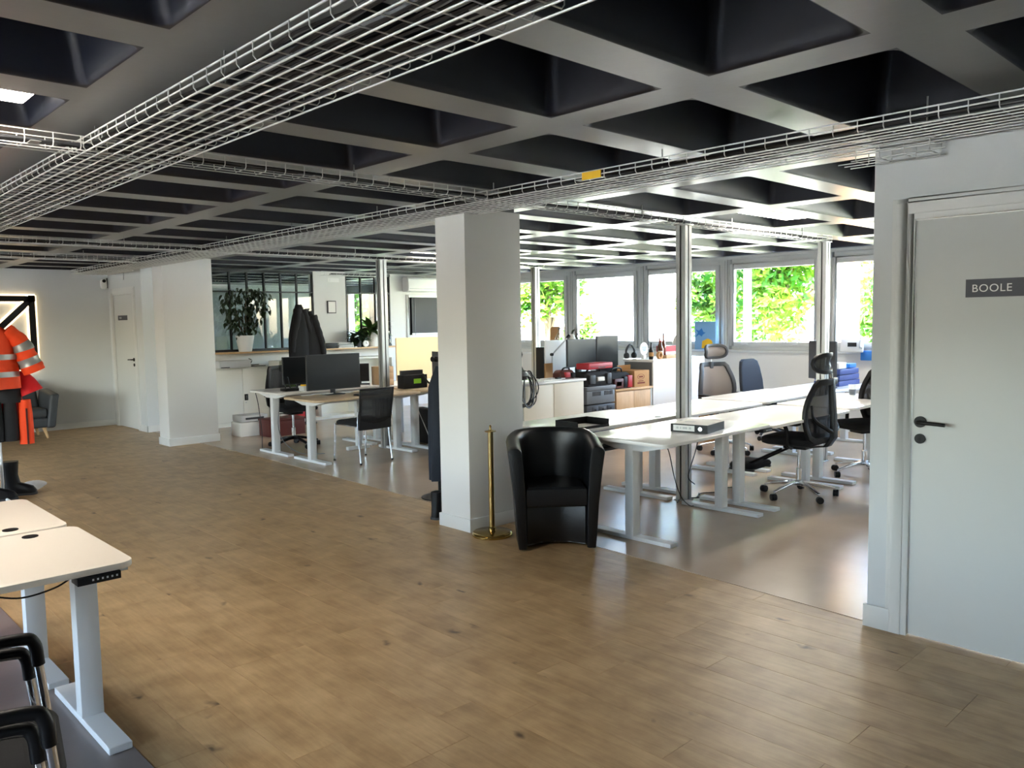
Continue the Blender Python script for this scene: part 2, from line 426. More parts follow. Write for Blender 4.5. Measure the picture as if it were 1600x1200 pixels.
# wall of the meeting room with the large door
wall('wall_right', [(4.10, 4.22, 1.53, 1.69, 0, CZ), (4.10, 4.22, .62, 1.53, 2.075, CZ), (4.10, 4.22, YB, .62, 0, CZ), (4.22, XW, 1.57, 1.69, 0, CZ)],
     'wall', 'white wall around the door on the right')
wall('wall_partition', [(5.42, 8.88, YP, YP + .1, 0, 1.14), (7.26, 7.90, YP - .02, YP + .14, 0, CZ), (8.88, 9.24, YP, YP + .12, 0, CZ), (9.24, 10.10, YP, YP + .12, 0, 1.30),
                        (9.24, 10.10, YP, YP + .12, 2.12, CZ), (10.10, XW, YP, YP + .12, 0, CZ)], 'wallwarm', 'cream wall with glazed openings at the back of the office')
wall('wall_far', [(4.4, XW + .3, YE - .05, YE + .1, 0, CZ)], 'wall', 'wall of the room behind the glazing')
wall('wall_annex', [(4.4, 4.5, YA, YE, 0, CZ)], 'wall', 'side wall of the room behind the glazing')

# columns
col1 = struct(MB().prism([(3.905, 0), (4.475, 0), (4.475, 2.425), (4.06, 2.425), (4.06, 2.385), (3.905, 2.385)], 0, .345,
      Matrix(((1, 0, 0, 0), (0, 0, 1, 4.583), (0, 1, 0, 0), (0, 0, 0, 1)))).build('wall_column', 'wallwarm', bevel=.004), 'thick square white column beside the black tub chair', 'column')
B(4.08, 4.45, 4.62, 4.90, 2.42, CZ).build('concrete_core', 'ceiling', col1)
B(3.891, 4.489, 4.569, 4.942, 0, .10).build('baseboard', 'trimw', col1, bevel=.004)
col2 = struct(B(4.05, 4.72, 10.86, 11.20, 0, CZ).build('wall_column', 'wallwarm', bevel=.004), 'white column beside the white two door cabinet', 'column')
B(4.036, 4.734, 10.846, 11.214, 0, .10).build('baseboard', 'trimw', col2, bevel=.004)

def base(name, *b): return struct(B(*b).build(name, 'trimw', bevel=.003))
base('baseboard_right', 4.084, 4.10, 1.575, 1.706, 0, .115)
base('baseboard_right_door', 4.084, 4.10, YB, .575, 0, .115)
base('baseboard_back', XL, 4.38, YA - .014, YA, 0, .09)
base('baseboard_passage', 4.366, 4.38, YP - .034, 12.84, 0, .10)
base('baseboard_partition', 4.366, 5.42, YP - .034, YP - .02, 0, .10)
base('baseboard_right_end', 4.22, XW, 1.69, 1.706, 0, .10)

# ---------------------------------------------------------------- doors
def door_x(name, xf, y0, y1, h, label, handle_side=1):
    """leaf in plane x=xf facing -x, y0<y1"""
    leaf = B(xf + .004, xf + .044, y0 + .004, y1 - .004, .008, h - .004)
    d = struct(leaf.build(name, 'door', bevel=.002), label, 'door')
    fr = MB()
    fr.box(xf - .012, xf + .10, y1, y1 + .035, 0, h + .035).box(xf - .012, xf + .10, y0 - .035, y0, 0, h + .035).box(xf - .012, xf + .10, y0, y1, h, h + .035)
    fr.build('door_frame', 'trimw', d, bevel=.003)
    for k, (w, t) in enumerate(((.075, .010), (.055, .018))):
        ca = MB(); o0, o1 = .028, .028 + w
        ca.box(xf - t, xf, y1 + o0, y1 + o1, 0, h + o1).box(xf - t, xf, y0 - o1, y0 - o0, 0, h + o1).box(xf - t, xf, y0 - o0, y1 + o0, h + o0, h + o1)
        ca.build('door_casing', 'trimw', d, bevel=.003)
    return d
def lever(d, xf, y, z, dirn, s=1.0):
    hd = MB().cyl((xf + .004, y, z), (xf - .012, y, z), .027 * s, seg=20).build('door_handle', 'black', d)
    MB().tube(smooth_path([(xf - .01, y, z), (xf - .04, y, z), (xf - .05, y + dirn * .012, z), (xf - .052, y + dirn * .05, z), (xf - .052, y + dirn * .125, z - .003)], 5), .009 * s, 10).build('lever', 'black', hd)
    MB().cyl((xf + .004, y, z - .082), (xf - .010, y, z - .082), .024 * s, seg=20).build('key_escutcheon', 'black', d)
    B(xf - .0115, xf - .0100, y - .003, y + .003, z - .09, z - .074).build('keyhole', 'groove', d)
door1 = door_x('door_1', 4.10, .66, 1.495, 2.04, 'large white door with slate name plate and black lever handle')
lever(door1, 4.104, 1.452, 1.072, -1)
sg = B(4.1005, 4.104, .845, 1.268, 1.663, 1.745).build('sign', 'sign', door1, label='slate grey name plate')
def text(s, size, parent, Mw, m, ext=.0005):
    cu = bpy.data.curves.new('lettering', 'FONT'); cu.body = s; cu.size = size; cu.extrude = ext; cu.space_character = 1.08
    o = bpy.data.objects.new('lettering', cu); COL.objects.link(o); o.data.materials.append(M[m]); o.parent = parent; o.matrix_local = Mw
    return o
text('BOOLE', .049, sg, Matrix(((0, 0, -1, 4.1000), (-1, 0, 0, 1.243), (0, 1, 0, 1.687), (0, 0, 0, 1))), 'white')
door2 = door_x('door_2', 4.38, 12.955, 13.835, 2.10, 'white door with small dark name plate behind the left column')
lever(door2, 4.384, 13.03, 1.09, 1)
sg2 = B(4.381, 4.384, 13.24, 13.66, 1.70, 1.775).build('sign', 'sign', door2, label='small dark name plate')
for k in range(3): B(4.3803, 4.3812, 13.57 - k * .035, 13.592 - k * .035, 1.722, 1.752).build('lettering', 'lgrey', sg2)

# ---------------------------------------------------------------- exterior window walls
wn_count = [0]
def window_wall(x, s, y0, y1, mull, label_base, first):
    """facade in plane x; s=-1 when the room lies at smaller x"""
    t = .25 * -s
    lo, hi = sorted((x, x + t))
    apron = struct(B(lo, hi, y0, y1, 0, 1.06).build('wall_apron' + ('' if s < 0 else '_left'), 'wallwarm'), 'low beige wall under the window band' if s < 0 else 'low wall under windows beyond the frame', 'wall')
    struct(B(lo, hi, y0, y1, 2.46, CZ + .3).build('trim_header' + ('' if s < 0 else '_left'), 'aluw'))
    sill = sorted((x + s * .05, x + t)); struct(B(sill[0], sill[1], y0, y1, 1.06, 1.10).build('trim_sill' + ('' if s < 0 else '_left'), 'aluw', bevel=.006))
    for k in range(len(mull) - 1):
        a, b = mull[k], mull[k + 1]
        wn_count[0] += 1
        w = thing('window_%d' % wn_count[0], label_base % (first[k] if k < len(first) else 'number %d' % (k + 1)), 'window'); w['kind'] = 'structure'
        xa, xb = sorted((x - s * .02, x - s * .09))
        f = MB(); e = .035
        f.box(xa, xb, a + e, a + e + .075, 1.10, 2.46).box(xa, xb, b - e - .075, b - e, 1.10, 2.46).box(xa, xb, a + e + .075, b - e - .075, 2.365, 2.46).box(xa, xb, a + e + .075, b - e - .075, 1.10, 1.175)
        f.build('window_frame', 'aluw', w, bevel=.004)
        xa2, xb2 = sorted((x + s * .005, x - s * .06))
        g = MB(); e2 = e + .058; q = .065
        g.box(xa2, xb2, a + e2, a + e2 + q, 1.155, 2.385).box(xa2, xb2, b - e2 - q, b - e2, 1.155, 2.385).box(xa2, xb2, a + e2 + q, b - e2 - q, 2.305, 2.385).box(xa2, xb2, a + e2 + q, b - e2 - q, 1.155, 1.22)
        g.build('sash', 'aluw', w, bevel=.005)
        px = x - s * .03
        B(px - .003, px + .003, a + e2 + q - .005, b - e2 - q + .005, 1.215, 2.31).build('pane', 'glass', w)
        for fr in (.25, .75):
            yy = a + (b - a) * fr
            MB().tube(smooth_path([(x + s * .008, yy, 1.185), (x + s * .03, yy, 1.185), (x + s * .035, yy + .03, 1.185), (x + s * .035, yy + .10, 1.18)], 3), .007, 6).build('handle', 'lgrey', w)
        portal((x - s * .10, (a + b) / 2, 1.76), (s, 0, 0), b - a - .3, 1.06)
    for k, m_ in enumerate(mull):
        xa, xb = sorted((x + s * .012, x - s * .12))
        p = struct(B(xa, xb, m_ - .04, m_ + .04, 1.10, 2.46).build('trim_mullion' + ('' if s < 0 else '_left'), 'aluw', bevel=.004))
        B(*sorted((x + s * .0122, x + s * .0135)), m_ - .013, m_ - .009, 1.11, 2.45).build('seam', 'groove', p)
mulls = [1.76 + 0.0, 3.56, 5.14, 6.72, 8.30, 9.88, 11.46, 13.04, 14.62, 16.20, 17.4]
window_wall(XW, -1, 1.57, YE, mulls, 'aluminium framed window in the right facade, %s', ['hidden behind the right wall', 'at the right wall edge', 'filled with green tree behind the navy chair', 'behind the grey mesh chair', 'above the twin monitors', 'nearest the thick column', 'in the back corner', 'seen through the glazing with trees', 'deep inside the back room', 'last in the back room'])
mulls_l = [-.34 + 1.58 * k for k in range(8)]
window_wall(XL, 1, YB - .2, YA + .15, mulls_l, 'window in the unseen left facade, %s', [])
wall('wall_left', [(XL - .25, XL, YB - .2, mulls_l[0], 1.06, 2.46), (XL - .25, XL, mulls_l[-1], YA + .15, 1.06, 2.46)], 'wall', 'solid wall at both ends of the left facade')
wall('wall_facade_end', [(XW, XW + .25, 1.57, mulls[0], 1.10, 2.46), (XW, XW + .25, mulls[-1], YE, 1.10, 2.46)], 'wallwarm', 'solid ends of the right facade')

# ---------------------------------------------------------------- interior glazed partition
def glazing(name, label, x0, x1, n):
    w = thing(name, label, 'glazed partition'); w['kind'] = 'structure'
    st = (x1 - x0) / n; t = .022
    for k in range(n + 1):
        xx = x0 + st * k
        B(xx - t / 2, xx + t / 2, YP - .01, YP + .04, 1.17, 2.47).build('mullion', 'steel', w)
    B(x0 - .02, x1 + .02, YP - .012, YP + .045, 2.45, 2.49).build('frame_head', 'steel', w)
    B(x0, x1, YP - .011, YP + .042, 2.125, 2.147).build('transom', 'steel', w)
    B(x0 - .02, x1 + .02, YP - .012, YP + .045, 1.165, 1.20).build('frame_sill', 'steel', w)
    for k in range(n):
        a, b = x0 + st * k + t / 2, x0 + st * (k + 1) - t / 2
        B(a, b, YP + .012, YP + .018, 1.20, 2.125).build('pane', 'smoke', w)
        B(a, b, YP + .012, YP + .018, 2.147, 2.45).build('pane', 'smoke', w)
glazing('window_30', 'dark steel framed glazing of six bays behind the tall potted tree', 5.46, 7.25, 6)
glazing('window_31', 'dark steel framed glazing behind the broad leaved plant', 7.92, 8.86, 3)
led = B(5.42, 8.88, 12.30, 12.61, 1.14, 1.165)
struct(led.build('trim_ledge', 'oak', bevel=.003), 'oak ledge under the glazing carrying plants', 'ledge')

# blind window in the AC wall
bw = thing('window_40', 'white framed window with lowered black roller blind below the air conditioner', 'window'); bw['kind'] = 'structure'
f = MB(); f.box(9.24, 9.29, YP - .02, YP + .06, 1.30, 2.12).box(10.05, 10.10, YP - .02, YP + .06, 1.30, 2.12).box(9.29, 10.05, YP - .02, YP + .06, 2.07, 2.12).box(9.29, 10.05, YP - .02, YP + .06, 1.30, 1.35)
f.build('window_frame', 'trimw', bw, bevel=.004)
B(9.29, 10.05, YP + .03, YP + .036, 1.35, 2.07).build('pane', 'screen', bw)
B(9.37, 10.05, YP - .005, YP, 1.385, 2.07).build('blind', 'black', bw)
B(9.365, 10.05, YP - .012, YP + .002, 1.355, 1.385).build('bottom_rail', 'white', bw)
B(9.43, 9.45, YP - .012, YP - .004, 1.30, 2.06).build('blind_cord', 'darkgrey', bw)

# ---------------------------------------------------------------- cable trays
TZ, TS = 2.39, 0.055
wire_meshes = {}
def u_wire(w, r=.0026):
    k = round(w, 3)
    if k not in wire_meshes:
        pts = [(-w / 2, 0, TS), (-w / 2, 0, .012), (-w / 2 + .010, 0, 0), (w / 2 - .010, 0, 0), (w / 2, 0, .012), (w / 2, 0, TS)]
        wire_meshes[k] = MB().tube(pts, r, 4).mesh('cross_wire', M['galv'])
    return wire_meshes[k]
def tray(label, c, w, a, b, along, ncab, seed, z=TZ):
    """basket tray centred on c across, from a to b along 'X' or 'Y'"""
    t = thing('cable_tray', label, 'cable tray', group='wire cable trays under the ceiling')
    rot = (0, 0, 0) if along == 'Y' else (0, 0, PI / 2)
    t.rotation_euler = rot
    # local frame: along +Y, across X
    if along == 'Y': t.location = (c, 0, z)
    else: t.location = (0, c, z); a, b = -b, -a           # local y = -world x under +90 deg rotation
    n = max(3, int(round(w / .06)) + 1)
    offs = [(-w / 2 + .006 + (w - .012) * k / (n - 1), -.006) for k in range(n)]
    offs += [(s * (w / 2 - .003), h) for s in (-1, 1) for h in (.03, TS)]
    for ox, oz in offs:
        rr = .0038 if w > .3 else .0026
        MB().tube([(ox, a, oz), (ox, b, oz)], rr, 6).build('long_wire', 'galv', t)
    y = a + .02
    while y < b:
        put('cross_wire', u_wire(w), t, (0, y, 0)); y += .111
    rnd = random.Random(seed)
    # hanger clips
    y = a + .6
    while y < b:
        B(-w / 2 + .02, -w / 2 + .09, y - .02, y + .02, -.004, .0).build('clip', 'galvd', t)
        B(w / 2 - .19, w / 2 - .12, y + .28, y + .32, -.004, .0).build('clip', 'galvd', t)
        MB().cyl((-w / 2 + .05, y, 0), (-w / 2 + .05, y, CZ - z), .004, seg=6).build('hanger_rod', 'galvd', t)
        y += 1.35
    if not ncab: return t
    cb = thing('cable_bundle', label.replace('wire cable tray', 'cables lying in the tray'), 'cables')
    cb.location = t.location; cb.rotation_euler = rot
    for k in range(ncab):
        ox = -w / 2 + .03 + (w - .06) * (k + .5) / ncab
        pts = []; yy = a + .05 + rnd.random() * .2; zz = .011 + .008 * rnd.random()
        while yy < b - .05:
            pts.append((max(-w / 2 + .02, min(w / 2 - .02, ox + rnd.uniform(-.03, .03))), yy, zz + rnd.uniform(0, .016))); yy += .45
        if len(pts) > 2:
            MB().tube(smooth_path(pts, 3), rnd.choice((.004, .005, .007)), 5).build('cable', rnd.choice(('black', 'darkgrey', 'darkgrey', 'grey', 'black')), cb)
    return t
tray('wide wire cable tray overhead nearest the viewer, running to upper left', 1.39, .42, -2.0, 12.0, 'Y', 26, 1)
tray('long wire cable tray passing over the thick column', 3.83, .42, -2.0, 13.25, 'Y', 20, 2)
tray('narrow wire cable tray crossing above the thick column to the aluminium posts', 4.055, .13, -3.0, 8.62, 'X', 6, 3, TZ + .058 - .058)
tray('narrow wire cable tray crossing further back to the post by the big monitor', 8.60, .13, 1.65, 8.85, 'X', 4, 4)
tray('narrow wire cable tray furthest back, crossing in front of the glowing light', 10.45, .13, 1.65, 3.60, 'X', 3, 5)
tray('short wire cable tray near the back glazing above the picture', 11.75, .13, 6.9, 8.2, 'X', 3, 6)
tray('small wire tray stub at the corner of the right wall', 4.005, .15, 1.36, 1.80, 'Y', 0, 8, 2.325)
lb = tag(B(3.606, 3.612, 3.03, 3.17, TZ + .008, TZ + .05).build('warning_label', 'yellow'), 'small yellow warning label on the side of the long cable tray', 'label')
# grey duct end at the left frame edge
gd = thing('duct_end', 'grey round duct end hanging under the near cable tray at the left edge', 'duct', (1.33, 7.35, 2.30))
MB().lathe([(.10, 0), (.105, .02), (.105, .20), (.10, .22)], 24).build('duct_body', 'lgrey', gd, rot=(PI / 2, 0, 0))
MB().lathe([(.108, .19), (.112, .20), (.112, .215), (.108, .225)], 24).build('duct_collar', 'grey', gd, rot=(PI / 2, 0, 0))

# ---------------------------------------------------------------- aluminium posts
def post(label, x, y):
    t = thing('power_post', label, 'post', (x, y, 0), group='aluminium service posts')
    s = .048
    body = MB().prism([(-s, -s), (-.008, -s), (-.008, -s + .02), (.008, -s + .02), (.008, -s), (s, -s), (s, s), (.008, s), (.008, s - .02), (-.008, s - .02), (-.008, s), (-s, s),
                       (-s, .008), (-s + .02, .008), (-s + .02, -.008), (-s, -.008)], .012, 2.375)
    body.build('profile', 'alu', t)
    for sx, sy in ((0, -1), (0, 1), (-1, 0)):
        if sx == 0: b = B(-.007, .007, sy * (s - .018) - .001, sy * (s - .018) + .001, .02, 2.37)
        else: b = B(-(s - .018) - .001, -(s - .018) + .001, -.007, .007, .02, 2.37)
        b.build('slot_gasket', 'black', t)
    B(-.06, .06, -.06, .06, 0, .012).build('foot_plate', 'alu', t, bevel=.002)
    B(-.06, .06, -.06, .06, 2.375, 2.387).build('top_plate', 'alu', t, bevel=.002)
post('aluminium post rising between the rows of white desks', 5.895, 4.035)
post('aluminium post behind the black chair with headrest by the windows', 8.50, 4.03)
post('aluminium post just right of the big dark monitor', 5.90, 8.55)
post('aluminium post beside the thick column near the far windows', 8.72, 8.62)

# ---------------------------------------------------------------- ceiling lights
def panel(label, x0, x1, y0, y1, z=2.53, e=None):
    t = thing('ceiling_light', label, 'ceiling light', ((x0 + x1) / 2, (y0 + y1) / 2, z), group='flat led panels in the coffers')
    a, b = (x1 - x0) / 2, (y1 - y0) / 2
    B(-a, a, -b, b, .004, .03).build('housing', 'white', t, bevel=.003)
    B(-a + .008, a - .008, -b + .008, b - .008, 0, .005).build('diffuser', 'led', t)
    MB().cyl((-a * .6, 0, .03), (-a * .6, 0, CZ + .385 - z), .004, seg=6).cyl((a * .6, 0, .03), (a * .6, 0, CZ + .385 - z), .004, seg=6).build('suspension', 'galvd', t)
panel('lit led panel in a coffer at the upper left corner', -.27, .93, 3.64, 3.92)
panel('lit led panel in a coffer right of the thick column, nearer one', 6.42, 7.50, 3.66, 3.95)
panel('lit led panel in a coffer behind the narrow tray, by the windows', 8.10, 9.26, 4.50, 4.78)
panel('lit led panel partly hidden behind the thick column', 6.45, 7.6, 8.60, 8.88)
panel('led panel over the seats left out of frame', -1.86, -.66, 5.30, 5.58)
panel('led panel over the rear left desks', -1.86, -.66, 9.4, 9.68)

# ---------------------------------------------------------------- desks
FOOT = MB().prism(rrect(-.042, .042, -.36, .36, .003, 2), 0.004, .032).mesh('foot', M['legwhite'], .003, 1)
def desk(label, x0, x1, y0, y1, z, top='deskwhite', front=-1, group='sit stand desks', panel_at=None, legs=(.13, .13), grom=True, ly=.0):
    cxm, cym = (x0 + x1) / 2, (y0 + y1) / 2
    t = thing('standing_desk', label, 'desk', (cxm, cym, 0), group=group)
    a, b = (x1 - x0) / 2, (y1 - y0) / 2
    MB().prism(rrect(-a, a, -b, b, .055, 5), z - .024, z).build('tabletop', top, t, bevel=.003)
    for s, lo in ((-1, legs[0]), (1, legs[1])):
        lx = s * (a - lo)
        put('foot', FOOT, t, (lx, ly, 0))
        B(lx - .042, lx + .042, ly - .036, ly + .036, .03, z - .03).build('leg', 'legwhite', t, bevel=.004)
        br = MB().prism([(-.36, z - .024), (.36, z - .024), (.36, z - .034), (.12, z - .085), (-.12, z - .085), (-.36, z - .034)], lx - .04, lx + .04,
                        Matrix(((0, 0, 1, 0), (1, 0, 0, 0), (0, 1, 0, 0), (0, 0, 0, 1))))
        br.build('side_bracket', 'legwhite', t, bevel=.002)
    B(-a + legs[0], a - legs[1], .02, .06, z - .075, z - .03).build('crossbeam', 'legwhite', t, bevel=.002)
    B(-a + legs[0], a - legs[1], -.06, -.02, z - .075, z - .03).build('crossbeam', 'legwhite', t, bevel=.002)
    if grom:
        gy = -front * (b - .08); gx = a - .22 if grom is True else grom
        MB().lathe([(.030, z), (.030, z + .003), (.024, z + .004)], 20, (gx, gy, 0)).build('cable_grommet', 'lgrey' if top != 'deskcream' else 'black', t)
    if panel_at is not None:
        p0, p1 = panel_at[0] - cxm, panel_at[1] - cxm; yy = front * b
        q = sorted((yy - front * .07, yy + front * .006))
        pn = B(p0, p1, q[0], q[1], z - .054, z - .026).build('control_panel', 'black', t, bevel=.002)
        for k in range(6):
            xx = p0 + (p1 - p0) * (.35 + .11 * k)
            r_ = sorted((yy + front * .006, yy + front * .0072)); B(xx - .003, xx + .003, r_[0], r_[1], z - .043, z - .036).build('button', 'lgrey', pn)
    return t
# left pair
d = desk('cream standing desk at lower left with black control panel', -.42, 1.00, 3.065, 3.81, .74, 'deskcream', panel_at=(.80, .945), legs=(.13, .065), ly=.06, grom=.52, group='cream desks at the left')
MB().tube(smooth_path([(.80, 3.07, .715), (.74, 3.08, .685), (.64, 3.08, .675), (.55, 3.09, .70)], 6), .0035, 6).build('panel_cable', 'black', d, loc=(-.29, -3.4375 + .035, 0))
desk('cream standing desk pushed against the back of the nearest cream desk', -.43, .985, 3.83, 4.60, .742, 'deskcream', front=1, ly=.06, legs=(.13, .06), grom=.50, group='cream desks at the left')
# middle rows: row 1 (near) and row 2
r1 = [(4.47, 5.905, .738, 'nearest white desk of the front row, carrying the black binder'), (5.915, 7.355, .722, 'white desk of the front row with the black headrest chair drawn up'), (7.365, 8.80, .735, 'white desk of the front row partly hidden by the right wall')]
for i, (a, b, z, lb_) in enumerate(r1): desk(lb_, a, b, 3.20, 3.975, z, 'deskwhite', group='white desks in the middle block', panel_at=(b - .16, b - .02) if i == 0 else None)
r2 = [(4.53, 5.935, .742, 'white desk of the rear row carrying the black paper tray'), (5.945, 7.385, .728, 'white desk of the rear row in front of the low cabinets'), (7.395, 8.82, .738, 'white desk of the rear row by the grey mesh chair'), (8.83, 10.2, .73, 'white desk nearest the windows with blue boxes')]
for i, (a, b, z, lb_) in enumerate(r2): desk(lb_, a, b, 4.095, 4.86, z, 'deskwhite', front=1, group='white desks in the middle block')
# back pod
desk('pale oak desk with white legs under the big dark monitor', 4.56, 6.03, 7.93, 8.70, .742, 'deskwood', group='desks around the back post', legs=(.15, .12), grom=False)
desk('pale oak desk with white legs behind the mesh back chair, beside the black box', 6.06, 7.50, 7.93, 8.70, .755, 'deskwood', group='desks around the back post', grom=False)
desk('white desk at the far side of the back post, left end bare', 4.56, 6.03, 8.80, 9.57, .78, 'deskwhite', front=1, group='desks around the back post', legs=(.15, .12), grom=False)
desk('white desk behind the pale wood screen', 6.06, 7.50, 8.80, 9.57, .76, 'deskwhite', front=1, group='desks around the back post', grom=False)
# desks of the window pod, behind the low cabinets
desk('white desk carrying the twin monitors behind the tool bags', 7.52, 8.585, 6.82, 7.58, .74, 'deskwhite', group='desks behind the low cabinets', grom=False)
desk('white desk behind the beige low cabinet with papers', 5.92, 6.82, 6.82, 7.58, .74, 'deskwhite', group='desks behind the low cabinets', grom=False)
desk('white desk below the far windows beside the post', 8.40, 9.88, 7.62, 8.38, .74, 'deskwhite', front=1, group='desks behind the low cabinets', grom=False)

# ---------------------------------------------------------------- chairs
CAST = MB().lathe([(.022, -.024), (.030, -.022), (.031, -.004), (.027, 0), (.031, .004), (.030, .022), (.022, .024)], 14).mesh('caster', M['black'])
def star_base(t, m='chrome', r=.31, z=.44):
    for k in range(5):
        a = 2 * PI * k / 5 + .35; c, s = math.cos(a), math.sin(a)
        MB().ring([[(c * q - s * w * i, s * q + c * w * i, zz + h * j) for i, j in ((-1, -1), (1, -1), (1, 1), (-1, 1))] for q, w, zz, h in ((.02, .024, .125, .02), (.12, .021, .118, .016), (.24, .016, .092, .012), (r, .014, .074, .009))]).build('base_leg', m, t, bevel=.003)
        MB().cyl((c * r, s * r, .078), (c * r, s * r, .05), .008, seg=8).build('caster_stem', 'chrome', t)
        put('caster', CAST, t, (c * (r + .01), s * (r + .01), .031), (PI / 2, 0, a + 1.2))
    MB().lathe([(.03, .10), (.034, .105), (.034, .145), (.026, .15)], 16).build('base_hub', m, t)
    MB().lathe([(.026, .145), (.026, .25), (.014, .252), (.014, z)], 16).build('gas_lift', 'chrome', t)
def pillow(w, d, z0, z1, r=.08, crown=.02, dish=0.0):
    """rounded seat slab"""
    mb = MB(); rings = []
    for s, z in ((.86, z0), (.97, z0 + .012), (1.0, (z0 + z1) / 2), (.97, z1 - .012), (.90, z1), (.45, z1 - dish + crown * .4)):
        rings.append([(x * s, y * s, z) for x, y in rrect(-w / 2, w / 2, -d / 2, d / 2, r, 5)])
    return mb.ring(rings)
def ergo(label, loc, rz, mesh='meshblack', frame='black', headrest=True, footrest=False, base_m='chrome', hoff=0.0, group='office swivel chairs'):
    t = thing('office_chair', label, 'chair', (loc[0], loc[1], 0), rz, group)
    star_base(t, base_m)
    B(-.09, .09, -.10, .11, .43, .475).build('seat_mechanism', 'black', t, bevel=.01)
    MB().tube([(.09, .02, .45), (.24, .04, .455)], .006, 6).build('adjust_lever', 'chrome', t)
    pillow(.50, .48, .475, .545, .09).build('seat', 'blacksoft' if frame == 'black' else frame, t, loc=(0, .03, 0))
    # backrest frame: curved loop
    def bp(u, v):                     # u in -1..1 across, v 0..1 up
        w = (.225 + .05 * math.sin(PI * min(1, v * 1.1)) - .03 * v)
        x = u * w; z = .53 + .50 * v
        y = -.235 - .045 * math.sin(v * PI * .9) * 0 + .05 * abs(u) ** 2 - .06 * (v - .35) ** 2 * 2 - .04 * math.sin(PI * v) * -.6
        return (x, y, z)
    loop = [bp(-1, .06 + .88 * k / 10) for k in range(11)] + [bp(-.9 + 1.8 * k / 8, 1.0) for k in range(9)] + [bp(1, .94 - .88 * k / 10) for k in range(11)] + [bp(.85 - 1.7 * k / 8, 0.0) for k in range(9)]
    fr = MB(); n = len(loop); rings = []
    for i in range(n):
        p = Vector(loop[i]); d = (Vector(loop[(i + 1) % n]) - Vector(loop[i - 1])).normalized(); nrm = Vector((0, 1, 0)); s = d.cross(nrm).normalized(); nn = s.cross(d)
        rings.append([p + s * (.026 * a) + nn * (.015 * b) for a, b in ((-1, -1), (1, -1), (1, 1), (-1, 1))])
    fr.ring(rings, closed=True).build('backrest_frame', frame, t, bevel=.003)
    g = MB(); N = 10
    vs = [bp(-.95 + 1.9 * i / N, .03 + .94 * j / N) for j in range(N + 1) for i in range(N + 1)]
    g.add(vs + [(x, y - .004, z) for x, y, z in vs], [(j * (N + 1) + i, j * (N + 1) + i + 1, (j + 1) * (N + 1) + i + 1, (j + 1) * (N + 1) + i) for j in range(N) for i in range(N)] +
          [tuple((N + 1) ** 2 + q for q in (j * (N + 1) + i, (j + 1) * (N + 1) + i, (j + 1) * (N + 1) + i + 1, j * (N + 1) + i + 1)) for j in range(N) for i in range(N)])
    g.build('backrest_mesh', mesh, t)
    # spine and lumbar wings
    MB().ring([[(x * q, y, z) for x, y in ((-1, yb - .02), (1, yb - .02), (1, yb + .02), (-1, yb + .02))] for q, yb, z in ((.05, -.12, .45), (.045, -.25, .47), (.04, -.305, .55), (.032, -.30, .75), (.028, -.285, .95), (.024, -.28, 1.06))]).build('spine', frame, t, bevel=.006)
    for s in (-1, 1):
        MB().tube(smooth_path([(s * .02, -.30, .60), (s * .10, -.29, .63), (s * .20, -.215, .72), (s * .215, -.20, .84)], 5), [.02] * 6 + [.018] * 5 + [.012] * 5, 8).build('lumbar_wing', frame, t)
        MB().tube(smooth_path([(s * .20, -.02, .46), (s * .285, -.02, .50), (s * .29, -.02, .60), (s * .29, 0, .66)], 5), .018, 8).build('arm_post', 'black', t)
        B(s * .29 - .045, s * .29 + .045, -.13, .14, .665, .695).build('arm_pad', 'black', t, bevel=.012)
    if headrest:
        h = hoff
        MB().tube([(0, -.285, .98), (0, -.275, 1.10 + h)], .014, 8).build('headrest_stem', 'chrome', t)
        hr = []
        for k in range(24):
            a = 2 * PI * k / 24; u = math.copysign(abs(math.cos(a)) ** .6, math.cos(a)); v = math.copysign(abs(math.sin(a)) ** .6, math.sin(a))
            hr.append(Vector((u * .16, -.235 + .055 * (u * u) - .02 * abs(v), 1.185 + h + v * .075)))
        rings = []
        for i in range(24):
            d = (hr[(i + 1) % 24] - hr[i - 1]).normalized(); s = d.cross(Vector((0, 1, 0))).normalized(); nn = s.cross(d)
            rings.append([hr[i] + s * (.017 * a) + nn * (.014 * b) for a, b in ((-1, -1), (1, -1), (1, 1), (-1, 1))])
        MB().ring(rings, closed=True).build('headrest_frame', frame, t, bevel=.004)
        vs = []
        for j in range(5):
            for i in range(9):
                u = -1 + i / 4; v = -1 + j / 2; vs.append((u * .155, -.235 + .055 * u * u - .02 * abs(v), 1.185 + h + v * .07))
        fs = [(j * 9 + i, j * 9 + i + 1, j * 9 + i + 10, j * 9 + i + 9) for j in range(4) for i in range(8)]
        MB().add(vs + [(x, y - .006, z) for x, y, z in vs], fs + [tuple(45 + q for q in f[::-1]) for f in fs]).build('headrest_mesh', mesh, t)
    if footrest:
        MB().tube([(-.13, .10, .43), (-.13, .46, .24)], .011, 8).tube([(.13, .10, .43), (.13, .46, .24)], .011, 8).build('footrest_rail', 'black', t)
        pillow(.40, .26, .215, .27, .06).build('footrest_pad', 'blacksoft', t, loc=(0, .46, 0))
        for s in (-1, 1): B(s * .16 - .015, s * .16 + .015, .34, .58, .20, .225).build('footrest_bracket', 'darkgrey', t, bevel=.006)
    return t
ergo('black mesh office chair with headrest and footrest drawn up to the front row', (6.70, 3.38), math.radians(3), footrest=True)
ergo('black office chair half hidden by the edge of the right wall', (8.02, 3.36), math.radians(62), headrest=False)
ergo('grey mesh office chair with headrest behind the rear desks', (8.38, 5.13), math.radians(180 - 16), 'meshgrey', 'darkgrey', hoff=.0)
ergo('black mesh chair with tilted headrest beside the thick column', (7.17, 7.22), math.radians(200), hoff=-.03)
